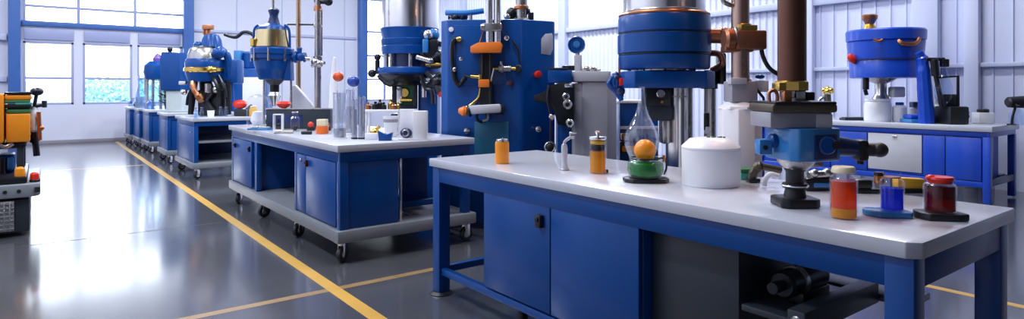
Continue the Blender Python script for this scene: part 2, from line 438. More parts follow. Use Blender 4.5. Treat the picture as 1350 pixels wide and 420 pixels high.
ZT = .90
def front_table():
    x0, x1, y0, y1 = 2.08, 3.02, .735, 3.65
    t = thing('workbench', 'large blue steel workbench with pale grey top holding the white tub and coloured bottles', 'workbench', (x0, y0, 0))
    W, L = x1-x0, y1-y0
    PB(TOP).prism([(.035, 0), (W, 0), (W, L), (0, L), (0, .035)], .848, ZT, .005).done('worktop', t)
    r = PB(BLUE); a = .02
    r.bx(a, a+.04, .10, L-.10, .748, .848).bx(W-a-.04, W-a, .10, L-.10, .748, .848)
    r.bx(.10, W-.10, a, a+.04, .748, .848).bx(.10, W-.10, L-a-.04, L-a, .748, .848)
    r.done('top_rail', t)
    for lx in (a-.002, W-a-.083):
        for ly in (a-.002, L-a-.083):
            l = PB(BLUE).bx(lx, lx+.085, ly, ly+.085, .018, .848, .005).done('leg', t)
            PB(BLACK).cyl((lx+.042, ly+.042, 0), (lx+.042, ly+.042, .02), .075, .062, bev=.004).done('foot', l)
    PB(BLUE).bx(.035, .075, .10, L-.10, .135, .18).done('bottom_rail', t)
    PB(GREYF).bx(W-.10, W-.06, .10, L-.10, .135, .18).done('bottom_rail', t)
    PB(BLUE).bx(.10, W-.10, L-.075, L-.035, .135, .18).done('bottom_rail', t)
    c = PB(BLUE).bx(.05, .62, 1.10, 2.31, .185, .775).done('cabinet', t)
    d = PB(BLUE).bx(.024, .048, 1.705, 2.305, .195, .765, .004).done('door', c)
    PB(BLACK).bx(-.006, .024, 1.75, 1.795, .635, .705, .008).m(IRON).cyl((-.014, 1.772, .68), (-.004, 1.772, .68), .011).done('handle', d)
    d = PB(BLUE).bx(.024, .048, 1.105, 1.697, .195, .765, .004).done('door', c)
    PB(CHROME).bx(.026, .046, 1.10, 2.31, .767, .773, .001).done('trim_strip', c)
    for fy in (1.3, 2.15): PB(BLACK).cyl((.2, fy, 0), (.2, fy, .185), .03, .024).done('foot', c)
    c = PB(GREYD).bx(.10, .62, .66, 1.09, .185, .79).done('side_cabinet', t)
    for fy in (.72, 1.0): PB(BLACK).cyl((.2, fy, 0), (.2, fy, .185), .03, .024).done('foot', c)
    # tray with the motor unit, reaching from under the top
    PB(NAVY).bx(.64, W-.11, .25, 1.6, .50, .53).done('shelf', t)
    s = PB(GREYD); s.bx(.10, .62, .42, .65, .50, .525, .004).bx(.03, .62, .36, .425, .50, .585, .006)
    s.done('pull_out_tray', t)
    s = PB(IRON)
    s.cyl((.22, .55, .60), (.50, .55, .60), .055, bev=.01).cyl((.15, .55, .60), (.22, .55, .60), .022)
    s.bx(.27, .48, .49, .62, .526, .57).m(STEEL).cyl((.30, .55, .60), (.33, .55, .60), .062, bev=.004)
    s.tube([(.40, .55, .65), (.42, .58, .73), (.36, .60, .76), (.30, .58, .70)], .010).m(RED).cyl((.47, .52, .67), (.47, .52, .69), .012)
    s.done('motor_unit', t)
    PB(CHROME).cyl((.10, .39, .545), (.025, .39, .545), .022, bev=.004).done('tray_knob', t)
    return t
front_table()

def right_bench():
    x0, y0 = 8.80, 2.35; W, L = 1.05, 3.0
    t = thing('wall_bench', 'blue and grey bench along the ribbed wall under the blue drum', 'bench', (x0, y0, 0))
    PB(TOP).bx(0, W, 0, L, .862, ZM, .008).done('worktop', t)
    PB(BLUEV).bx(.03, W-.03, .03, .07, .80, .862).bx(.03, W-.03, L-.07, L-.03, .80, .862).bx(W-.07, W-.03, .07, L-.07, .80, .862).bx(.03, .07, .07, L-.07, .80, .862).done('top_rail', t)
    for (x, y) in ((.025, .025), (.025, L-.10), (W-.10, .025), (W-.10, L-.10)):
        PB(BLUEV).bx(x, x+.075, y, y+.075, .02, .80).done('leg', t)
    PB(BLUEV).bx(.03, .07, .10, L-.10, .20, .27).done('bottom_rail', t)
    PB(NAVY).bx(.10, W-.10, .03, .07, .22, .30).done('bottom_rail', t)
    c = PB(BLUEV).bx(.055, .62, .105, L-.11, .275, .795).done('cabinet', t)
    for (a, b_, m, z0) in ((.115, .475, BLUEV, .28), (.485, .72, BLUEV, .28), (.735, 1.37, GREYL, .31), (1.385, 1.86, BLUEV, .28), (1.875, 2.85, BLUEV, .28)):
        d = PB(m).bx(.028, .053, a, b_, z0, .785).done('door', c)
        if m is GREYL:
            PB(CHROME).bx(.012, .028, 1.02, 1.07, .745, .765, .003).done('handle', d)
            d['label'] = 'light grey door'
    PB(GREYL).bx(.64, .66, .12, 1.2, .30, .78).done('inner_panel', t)
    PB(AMBER).bx(.70, .82, .16, .36, .302, .44, .004).m(NAVY).bx(.66, .88, .10, .60, .27, .302).done('lower_shelf', t)
    for (x, y, a) in ((.5, .2, .3), (.8, .25, .7), (.5, L-.3, .1)):
        caster(t, x, y, .20, .075, a)
    PB(GREYD).bx(.42, .90, .12, L-.12, .20, .27).done('base_frame', t)
    return t
right_bench()

# ------------------------------------------------------------------ machines
def bolts(p, cx, cy, z, R, n, r=.008, h=.012):
    for k in range(n):
        a = 2*PI*k/n+.2
        p.cyl((cx+R*math.cos(a), cy+R*math.sin(a), z), (cx+R*math.cos(a), cy+R*math.sin(a), z+h), r, n=6)

def big_press():
    F = Fr(875, 4.30); X, Z, S = F.x, F.z, F.s
    t = fthing(F, 'hydraulic_press', 'tall press with chrome drum and stacked blue rings behind the glass flask', 'press')
    b = PB(NAVY); b.box((0, .02, .06), (.66, .58, .12), .01).m(IRON).box((.02, .02, .38), (.40, .34, .52), .02)
    bolts(b, 0, .02, .12, .27, 8, .012, .02); b.done('base', t)
    zp0, zp1 = Z(116), Z(94.5)
    c = PB(CHROME); xf = X(890)
    c.cyl((xf, -.03, .12), (xf, -.03, zp0), .070, n=32).m(STEEL).cyl((xf, -.03, Z(128)), (xf, -.03, Z(126)), .075, n=32)
    c.done('column', t)
    PB(STEEL).cyl((X(909), .10, .12), (X(909), .10, zp0), .050, n=28).done('column', t)
    c = PB(STEEL); c.cyl((X(939), .05, .02), (X(939), .05, Z(92)), .040, n=28).m(IRON).cyl((X(939), .05, 0), (X(939), .05, .03), .08, bev=.005)
    c.m(BLACK).box((X(930), -.02, Z(160)), (.03, .03, .12), .006).m(WHITE).box((X(931), -.02, Z(171)), (.035, .035, .05), .006); c.done('column', t)
    w, dp = X(935), .25
    p = PB(BLUE)
    p.prism([(-.30, -dp+.07), (-.25, -dp), (.22, -dp), (.305, -dp+.09), (.305, dp-.07), (.22, dp), (-.25, dp), (-.30, dp-.07)], zp0, zp1, .006)
    p.m(IRON).cyl((X(938), .05, zp0-.005), (X(938), .05, zp1+.005), .058)
    bolts(p.m(IRON), -.02, 0, zp1, .225, 10); p.done('lower_plate', t)
    n = PB(IRON); n.cyl((0, 0, zp1), (0, 0, Z(70)), .185, n=48).m(CHROME).lathe([(.187, Z(93)), (.187, Z(89)), (.189, Z(88)), (.187, Z(87))], n=48)
    n.m(STEEL)
    for k in range(3):
        a = -1.0+.5*k; n.cyl((.20*math.sin(a+1.9), -.20*math.cos(a+1.9)*.6, zp1), (.20*math.sin(a+1.9), -.20*math.cos(a+1.9)*.6, Z(70)), .018)
    n.done('neck', t)
    def R(px): return px*S
    ringp = [(R(44), Z(92)), (R(57), Z(91.5)), (R(58.5), Z(89)), (R(59), Z(74)), (R(57.5), Z(73)), (R(57.5), Z(71.5)), (R(60), Z(70.5)), (R(60), Z(47)), (R(58.5), Z(46)), (R(58.5), Z(44.5)),
             (R(59.5), Z(43.5)), (R(59.5), Z(25)), (R(58), Z(22.5)), (R(50), Z(22.5))]
    PB(BLUE).lathe(ringp, n=64).done('ring_stack', t)
    g = PB(IRON); 
    for py in (72.3, 45.2): g.lathe([(R(57.6), Z(py+1.2)), (R(58.9), Z(py+.8)), (R(58.9), Z(py-.8)), (R(57.6), Z(py-1.2))], n=64)
    g.done('seal_band', t)
    PB(COPPER).lathe([(R(50), Z(22.6)), (R(58.5), Z(22.4)), (R(59), Z(20.5)), (R(57), Z(19)), (R(50), Z(19))], n=64).done('rim', t)
    PB(CHROME).lathe([(R(51), Z(19)), (R(54), Z(18.8)), (R(54.5), Z(17)), (R(53), Z(15.5)), (R(53), Z(-60)), (R(50), Z(-68)), (R(20), Z(-78)), (0, Z(-79))], n=64).done('drum', t)
    v = PB(IRON); v.box((X(862), -.06, Z(130)), (.17, .16, .15), .01).m(GREYD).box((X(864), -.10, Z(148)), (.16, .10, .10), .008)
    v.m(CHROME).cyl((X(864), -.16, Z(123)), (X(864), -.135, Z(123)), .028, bev=.004).m(BRASS).cyl((X(866), -.15, Z(134)), (X(866), -.13, Z(134)), .010)
    v.m(STEEL).box((X(872), -.08, Z(172)), (.05, .12, .16), .01); v.done('valve_block', t)
    h = PB(BLUE); hx = X(811)
    for k in range(5):
        a = k*1.25; h.tube([(hx+.02*math.cos(a), -.05, Z(100)+.02*math.sin(a)), (hx-.03+.03*math.cos(a*2), -.07, Z(110)), (hx+.02*math.sin(a), -.05, Z(118)), (hx+.035, -.06, Z(129)+.02*math.cos(a))], .016)
    h.m(NAVY).sph((hx, -.05, Z(104)), .035).sph((hx+.025, -.05, Z(120)), .035); h.done('hand_lever', t)
    PB(RED).bx(X(813.5), X(823), -.10, -.04, Z(112.5), Z(103), .006).m(IRON).cyl((X(820), -.05, Z(108)), (X(836), -.05, Z(108)), .02).done('stop_button', t)
    f = PB(COPPER); f.tube([(X(836), .02, Z(77)), (X(817), .02, Z(77)), (X(817), .02, Z(103))], .009, smooth=False).m(CREAM).sph((X(826), .02, Z(88)), .03, (1.2, .8, .8)); f.done('side_bracket', t)
    s = PB(COPPERD); s.cyl((X(925), -.05, Z(48)), (X(946), -.09, Z(49)), .050, bev=.008).cyl((X(944), -.09, Z(49)), (X(951), -.10, Z(49)), .062, bev=.01)
    s.tube([(X(934), .0, Z(70)), (X(945), -.05, Z(72)), (X(948), -.06, Z(84)), (X(941), .03, Z(92))], .022).m(IRON).box((X(952), .02, Z(90)), (.05, .10, .22), .02)
    s.done('outlet_pipe', t)
big_press()

def copper_riser():
    F = Fr(975, 3.72); X, Z, S = F.x, F.z, F.s
    t = fthing(F, 'pipe_riser', 'steel pipe with brown copper clamp rising from octagonal white tank', 'pipe')
    oc = [(.127*math.cos(PI/8+k*PI/4), .127*math.sin(PI/8+k*PI/4)) for k in range(8)]
    PB(WHITE).prism(oc, 0.0, Z(143), .006).lathe([(.125, Z(143)), (.122, Z(140)), (.075, Z(134)), (0, Z(133.5))], n=8).done('tank', t)
    b = PB(GREY); b.bx(X(959), X(993), -.075, .075, Z(134), Z(107), .008).m(GREYL).bx(X(957), X(978), -.085, -.02, Z(111), Z(103), .004).done('gear_box', t)
    p = PB(mat('warm_bronze', (.50, .34, .27), .28, metal=.9, var=.15, scale=5)); p.cyl((X(976), 0, Z(106)), (X(976), 0, Z(-70)), .052, n=32)
    p.cyl((X(976), 0, Z(108)), (X(976), 0, Z(104)), .065, bev=.004).m(BRASS).cyl((X(978), 0, Z(38)), (X(978), 0, Z(32)), .058, bev=.004); p.done('pipe', t)
    c = PB(COPPERD); c.bx(X(966), X(1005), -.075, .075, Z(66), Z(41), .012).cyl((X(953), -.01, Z(52)), (X(968), -.01, Z(52)), .068, bev=.015)
    c.bx(X(953), X(990), -.05, .05, Z(69), Z(60), .01).m(BRASS).bx(X(972), X(994), -.06, .03, Z(41), Z(34), .006)
    c.m(STEEL).ring((X(966), -.005, Z(50)), .062, .008, (1, 0, 0)); c.done('clamp', t)
    h = PB(IRON); h.tube([(X(1004), .02, Z(50)), (X(1008), .03, Z(72)), (X(1016), .03, Z(88)), (X(1026), .03, Z(96)), (X(1034), .03, Z(100))], .013); h.done('hose', t)
    h = PB(STEEL); h.tube([(X(973), .0, Z(8)), (X(958), -.02, Z(6)), (X(951), -.02, Z(-2)), (X(950), -.02, Z(-30)), (X(958), 0, Z(-40)), (X(975), 0, Z(-40))], .014); h.done('bypass_pipe', t)
    PB(BLUE).sph((X(1003.5), .02, Z(101)), .022, (1.3, 1, .6)).m(WHITE).bx(X(996), X(1013), -.01, .08, Z(121), Z(106), .006).m(IRON).tube([(X(992), .02, Z(108)), (X(1000), -.03, Z(124)), (X(1004), -.03, Z(130)), (X(1004), .0, Z(138)), (X(990), .04, Z(136))], .008).done('control_box', t)
copper_riser()

def drill_press():
    F = Fr(1047, 2.46, ZT); X, Z, S = F.x, F.z, F.s
    t = fthing(F, 'bench_press', 'blue headed bench press with brown pipe standing on black post, front worktop', 'press')
    b = PB(IRON); b.prism([(X(1022), -.055), (X(1030), -.075), (X(1064), -.075), (X(1073), -.055), (X(1073), .05), (X(1064), .07), (X(1030), .07), (X(1022), .05)], 0.001, .036, .006)
    b.done('base', t)
    p = PB(BLACK); x = X(1048)
    p.lathe([(.043, .03), (.040, .05), (.036, Z(248)), (.046, Z(247)), (.048, Z(244)), (.046, Z(241)), (.034, Z(240)), (.034, Z(226)), (.042, Z(222)), (.042, Z(218))], (x, 0, 0), 32)
    p.m(CHROME).ring((x, 0, Z(244)), .047, .004); p.done('post', t)
    c = PB(STEEL); c.lathe([(.045, Z(222)), (.070, Z(214)), (.075, Z(208))], (X(1050), 0, 0), 32).box((X(1068), .0, Z(214)), (.07, .08, .03), .006); c.done('chuck', t)
    h = PB(SKYB); y0 = -.13
    h.prism([(X(1026), y0+.03), (X(1034), y0), (X(1052), y0), (X(1094), y0+.05), (X(1102), .10), (X(1026), .12), (X(1016), .05)], Z(209), Z(167), .008)
    h.m(NAVY).prism([(X(1053), y0-.004), (X(1088), y0+.035), (X(1088), y0+.06), (X(1053), y0+.05)], Z(206), Z(175), .004)
    h.m(BLUE).cyl((X(1070), y0+.0, Z(188)), (X(1070), y0+.05, Z(188)), .035, bev=.006).m(BLACK).cyl((X(1080), y0-.005, Z(187)), (X(1080), y0+.06, Z(187)), .016)
    h.m(BLUE).cyl((X(1013), -.01, Z(185)), (X(1029), -.01, Z(185)), .028, bev=.006)
    h.done('head', t)
    k = PB(SKYB); k.bx(X(997), X(1014), -.035, .02, Z(203), Z(183), .006).m(BLACK).cyl((X(1004), -.042, Z(193)), (X(1004), -.02, Z(193)), .009); k.done('side_lug', t)
    a = PB(NAVY); a.cyl((X(1095), -.02, Z(191)), (X(1124), -.05, Z(194)), .040, .032, bev=.006)
    a.m(BLACK).box((X(1125), -.05, Z(196)), (.045, .06, .085), .015).cyl((X(1128), -.05, Z(195)), (X(1142), -.07, Z(195)), .026, bev=.006).sph((X(1145), -.075, Z(195)), .030, (1, 1, .95)).m(IRON).cyl((X(1125), -.05, Z(209)), (X(1125), -.05, Z(214)), .012)
    a.m(CHROME).cyl((X(1148), -.085, Z(195)), (X(1150.5), -.09, Z(195)), .011); a.done('feed_handle', t)
    g = PB(GREY); g.bx(X(1004), X(1082), -.085, .12, Z(167), Z(147), .006).m(GREYL).bx(X(1062), X(1083), -.088, .05, Z(167), Z(149), .004); g.done('housing', t)
    f = PB(OLIVE); f.bx(X(1003), X(1086), -.11, .13, Z(147), Z(136), .010).m(IRON).bx(X(1006), X(1084), -.115, .13, Z(137), Z(133), .006); f.done('flange', t)
    c = PB(STEEL); c.lathe([(.060, Z(133)), (.060, Z(129)), (.048, Z(128)), (.048, Z(119))], (X(1045), 0, 0), 32).m(COPPER).bx(X(1024), X(1034), -.07, -.03, Z(133), Z(120), .005)
    c.m(CHROME).bx(X(1040), X(1052), -.066, -.04, Z(132), Z(120), .004).m(IRON).bx(X(1055), X(1065), -.06, .0, Z(132), Z(121), .004)
    c.m(COPPER).tube([(X(1006), -.06, Z(133)), (X(1006), -.06, Z(122)), (X(1012), -.06, Z(119)), (X(1016), -.06, Z(124)), (X(1016), -.06, Z(133))], .007); c.done('mounting_collar', t)
    c = PB(BRASS); c.lathe([(.052, Z(120)), (.066, Z(119)), (.066, Z(108)), (.060, Z(106.5)), (.050, Z(106.5))], (X(1043), 0, 0), 8).bx(X(1020), X(1030), -.05, .02, Z(119), Z(109), .004); c.done('brass_collar', t)
    PB(BROWN).cyl((X(1044), 0, Z(110)), (X(1044), 0, Z(-100)), .0535, n=40).done('pipe', t)
drill_press()

def blue_cabinet():
    F = Fr(650, 6.10); X, Z, S = F.x, F.z, F.s
    t = fthing(F, 'machine_cabinet', 'big blue enamelled machine cabinet with orange valve blocks and chrome pipes on its front', 'machine')
    zt = Z(26)
    poly = [(X(578), .15), (X(592), 0), (X(688), -.05), (X(728), .18), (X(728), .62), (X(590), .80), (X(578), .7)]
    poly = [(X(580), .10), (X(590), 0), (X(686), -.06), (X(690), -.05), (X(731), .14), (X(733), .17), (X(733), .60), (X(590), .80), (X(580), .7)]
    b = PB(BLUE); b.prism(poly, .06, zt, .012)
    b.m(NAVY).prism([(x*.96, y+.02) for x, y in poly], 0, .06)
    b.done('body', t)
    yf = lambda px: -.06*(px-590)/96.0
    def Y(px): return yf(px)-.004
    PB(TEAL).bx(X(626), X(671), Y(650)-.02, Y(650)+.02, Z(215), Z(160), .006).done('lower_panel', t)
    PB(BLUE).bx(X(600), X(668), Y(640)-.012, Y(640)+.03, Z(112), Z(34), .004).done('upper_panel', t)
    p = PB(CHROME); yc = Y(650)-.085
    p.cyl((X(645.5), yc, Z(58)), (X(645.5), yc, Z(-90)), .036, n=28).cyl((X(656), yc+.01, Z(58)), (X(656), yc+.01, Z(-90)), .036, n=28); p.done('chrome_pipe', t)
    c = PB(STEEL); c.bx(X(637), X(662), yc-.06, yc+.07, Z(43), Z(33), .008).cyl((X(640), yc-.05, Z(38)), (X(635), yc-.05, Z(38)), .03, bev=.004).m(BROWN).tube([(X(638), yc, Z(44)), (X(636), yc, Z(50)), (X(633), yc-.02, Z(60))], .010); c.done('pipe_collar', t)
    o = PB(ORANGE); o.prism([(X(622), Z(71)), (X(661), Z(71)), (X(663), Z(61)), (X(660), Z(57)), (X(632), Z(58)), (X(622), Z(63))], yc-.08, yc+.075, .006, XZ(0)); o.done('orange_clamp', t)
    m = PB(IRON); m.bx(X(633), X(650), yc+.0, yc+.075, Z(140), Z(71), .006).m(BLACK).cyl((X(637), yc-.01, Z(72)), (X(637), yc-.01, Z(100)), .014).cyl((X(647), yc, Z(72)), (X(647), yc, Z(150)), .016)
    m.m(STEEL).cyl((X(652), yc-.01, Z(91)), (X(648), yc-.01, Z(108)), .012); m.done('slide_rail', t)
    o = PB(ORANGE); o.bx(X(632), X(646), yc-.06, yc+.03, Z(115), Z(105), .006); o.m(BRASS).cyl((X(622), yc-.03, Z(101)), (X(632), yc-.03, Z(102)), .016).cyl((X(634), yc-.03, Z(104)), (X(634), yc-.03, Z(99)), .02); o.done('orange_block', t)
    g = PB(GREYL); g.box((X(640), yc-.05, Z(143)), (X(662)-X(620), .08, .085), .02, rot=Matrix.Rotation(math.radians(-3), 3, 'Y')); g.m(BLACK).bx(X(648), X(665), yc-.02, yc+.06, Z(150), Z(137), .02); g.done('grip_bar', t)
    o = PB(ORANGE); o.lathe([(.0, -.01), (.045, 0), (.050, .03), (.025, .075), (.015, .08)], (X(617), yc-.05, Z(146)), 20, (-1, 0, .1)); o.m(BLACK).cyl((X(618), yc-.05, Z(146)), (X(622), yc-.05, Z(145)), .055, bev=.01); o.done('orange_tip', t)
    o = PB(IRON); o.tube([(X(633), yc-.02, Z(128)), (X(628), yc-.03, Z(136)), (X(620), yc-.03, Z(141))], .014).m(BRASS).tube([(X(634), yc-.03, Z(116)), (X(632), yc-.035, Z(127)), (X(622), yc-.04, Z(137)), (X(616), yc-.05, Z(140))], .008); o.m(IRON).ring((X(636), yc, Z(153)), .05, .014, (0, 1, .1)).m(STEEL).tube([(X(644), yc, Z(148)), (X(644), yc-.02, Z(156)), (X(637), yc-.02, Z(158))], .012); o.done('feed_line', t)
    v = PB(STEEL); zz = Z(91); v.cyl((X(657), Y(664)-.05, zz), (X(674), Y(664)-.05, zz), .032, bev=.006).cyl((X(660), Y(664)-.05, zz), (X(664), Y(664)-.05, zz), .045, bev=.006).m(BRASS).cyl((X(674), Y(664)-.05, zz), (X(680), Y(664)-.05, zz), .018).cyl((X(650), Y(664)-.05, zz), (X(657), Y(664)-.05, zz), .014).m(BLACK).cyl((X(683), Y(664)-.06, zz), (X(683), Y(664)-.0, zz), .036, bev=.006).m(STEEL).cyl((X(661), Y(664)-.05, zz), (X(661), Y(664)-.05, zz+.07), .014); v.done('valve', t)
    def knob(px, py, m, r=.026, y=None, h=.035):
        y = Y(px) if y is None else y
        return PB(m).lathe([(r*.7, -.005), (r*.7, h*.4), (r, h*.5), (r*.95, h*.9), (r*.6, h), (0, h)], (X(px), y, Z(py)), 20, (0, -1, 0)).done('knob', t)
    knob(668, 51, CHROME); knob(616, 172, CHROME, .03); knob(608, 78, CHROME, .02); knob(595, 39, WHITE, .025, Y(595)+.004, .02); knob(672, 110, mat('maroon_latch', (.10, .012, .015), .3), .026)
    knob(710, 170, CHROME, .03, .032, .05)
    r = PB(RED).lathe([(.03, -.01), (.034, .01), (.036, .03), (.030, .045), (0, .05)], (X(708), .018, Z(98)), 24, (0.45, -.9, 0)).done('stop_button', t); r['label'] = 'red push button'
    l = PB(GREYL); c = Vector((X(726), .125, Z(57)))
    l.prism([(-.11, -.10), (.0, -.11), (.03, -.05), (.03, .08), (.02, .11), (-.06, .10), (-.11, .05)], 0, .010, .003, Matrix.Translation(c) @ Matrix.Rotation(math.radians(31), 4, 'Z') @ XZ(-.012)); l.done('plate', t)
    # hoses and small fittings down the far edge
    h = PB(IRON); y = -.05
    h.tube([(X(606), y, Z(52)), (X(598), y-.02, Z(56)), (X(597), y-.02, Z(80)), (X(600), y-.02, Z(104)), (X(606), y-.01, Z(112)), (X(614), y-.02, Z(102))], .022)
    h.tube([(X(612), y-.02, Z(100)), (X(622), y-.03, Z(102)), (X(632), y-.05, Z(101))], .012)
    h.m(BRASS).cyl((X(603), y-.02, Z(53)), (X(609), y-.02, Z(52)), .026, bev=.006).m(STEEL).sph((X(600), y-.02, Z(92)), .028); h.done('hose', t)
    h = PB(IRON); h.tube([(X(676), Y(676)-.02, Z(54)), (X(682), Y(676)-.03, Z(66)), (X(685), Y(676)-.02, Z(84))], .010); h.done('cable', t)
    # pipework standing on the roof
    s = PB(STEEL); s.cyl((X(688), .3, zt), (X(688), .3, Z(-60)), .06, n=24).cyl((X(688), .3, zt), (X(688), .3, Z(20)), .09, bev=.01).m(COPPER).cyl((X(688), .3, Z(8)), (X(688), .3, Z(2)), .075, bev=.01)
    s.m(IRON).cyl((X(672), .32, zt), (X(672), .32, Z(16)), .05, bev=.01).sph((X(675), .32, Z(12)), .06).cyl((X(680), .3, Z(12)), (X(700), .3, Z(10)), .03).box((X(701), .3, Z(18)), (.06, .06, .10), .01).m(CHROME).sph((X(668), .25, Z(18)), .035)
    s.done('roof_valve', t)
    s = PB(SKYB); s.tube([(X(583), .35, Z(11)), (X(612), .3, Z(12)), (X(636), .3, Z(9))], .030).m(STEEL).cyl((X(590), .35, zt), (X(590), .35, Z(11)), .02).cyl((X(618), .3, zt), (X(618), .3, Z(11)), .02).m(IRON).cyl((X(586), .35, Z(18)), (X(606), .35, Z(18)), .02).sph((X(608), .33, Z(17)), .045).sph((X(596), .33, Z(18)), .04); s.done('roof_pipe', t)
blue_cabinet()

def grey_cabinet():
    F = Fr(770, 6.0); X, Z, S = F.x, F.z, F.s
    t = fthing(F, 'control_cabinet', 'grey control cabinet with dark dial panel and round blue gauge on its top', 'machine')
    b = PB(GREY); b.prism([(X(764), .0), (X(768), -.05), (X(800), -.05), (X(814), .05), (X(814), .45), (X(764), .45)], 0.0, Z(108), .006); b.done('body', t)
    PB(GREYL).prism([(X(753), .02), (X(757), -.03), (X(767.5), -.03), (X(767.5), .3), (X(753), .3)], 0, Z(110), .012).done('side_pillar', t)
    b = PB(BLUE); b.bx(X(737), X(753), .0, .45, 0, Z(110), .006).bx(X(722), X(752.8), -.10, .0, Z(109.5), Z(93), .006).bx(X(738), X(752.8), .0, .45, Z(109.5), Z(93), .006); b.done('side_body', t)
    PB(GREYL).prism([(X(752), .0), (X(756), -.065), (X(801), -.065), (X(805), -.03), (X(805), .45), (X(752), .45)], Z(107.5), Z(94), .006).done('cap', t)
    d = PB(IRON); y = -.16
    d.prism([(X(734), Z(163)), (X(754), Z(166)), (X(755), Z(112)), (X(742), Z(108)), (X(727), Z(112)), (X(716), Z(121)), (X(703), Z(126)), (X(704), Z(133)), (X(716), Z(135)), (X(727), Z(142)), (X(731), Z(152))], y, y+.05, .006, XZ(0))
    d.bx(X(739), X(753), y+.05, .0, Z(160), Z(112), .004)
    d.m(CHROME)
    d.bx(X(742), X(753), y-.03, y+.01, Z(116), Z(110.5), .01)
    for (px, py, r) in ((744, 127, .035), (746, 137, .045), (745, 137.5, .03), (749, 161, .04)):
        d.cyl((X(px), y-.025, Z(py)), (X(px), y+.005, Z(py)), r, bev=.008).m(BLACK).cyl((X(px), y-.03, Z(py)), (X(px), y-.02, Z(py)), r*.5, bev=.004).m(CHROME)
    d.done('dial_panel', t)
    p = PB(IRON); p.tube([(X(722), -.17, Z(112)), (X(720), -.19, Z(130)), (X(724), -.20, Z(152)), (X(724), -.19, Z(190))], .013).m(CHROME).cyl((X(725.5), -.22, Z(153)), (X(725.5), -.18, Z(153)), .026, bev=.006).m(BLACK).sph((X(723), -.19, Z(191)), .058).m(CHROME).ring((X(723), -.23, Z(191)), .045, .008, (0, 1, 0)); p.done('hanging_cable', t)
    g = PB(GREYL); g.bx(X(759), X(768), .05, .15, Z(94), Z(72), .006).m(STEEL).cyl((X(763), .1, Z(72)), (X(763), .1, Z(66)), .02).done('gauge_post', t)
    g = PB(BLUE); c = (X(761.5), .13, Z(58))
    g.lathe([(0, 0), (.080, 0), (.086, .01), (.086, .045), (.078, .06), (.070, .052), (0, .052)], c, 14, (0, -1, 0)).m(SKYB).lathe([(.0, .05), (.035, .052), (.03, .06), (0, .062)], c, 16, (0, -1, 0)).done('gauge', t)
    m = PB(STEEL)
    for i, (px, py, r) in enumerate(((771, 90, .03), (776, 89, .035), (781, 91, .03), (786, 90, .028), (790, 91.5, .02))):
        m.sph((X(px), .05+.03*(i % 2), Z(94)+r*.8), r, (1.2, 1, .9), 12)
    m.m(IRON).bx(X(738), X(752), .1, .3, Z(94), Z(89), .006).bx(X(724), X(748), -.09, .0, Z(93), Z(89.5), .006).box((X(752), .15, Z(89)), (.12, .1, .05), .01, rz=.3); m.done('top_fittings', t)
grey_cabinet()

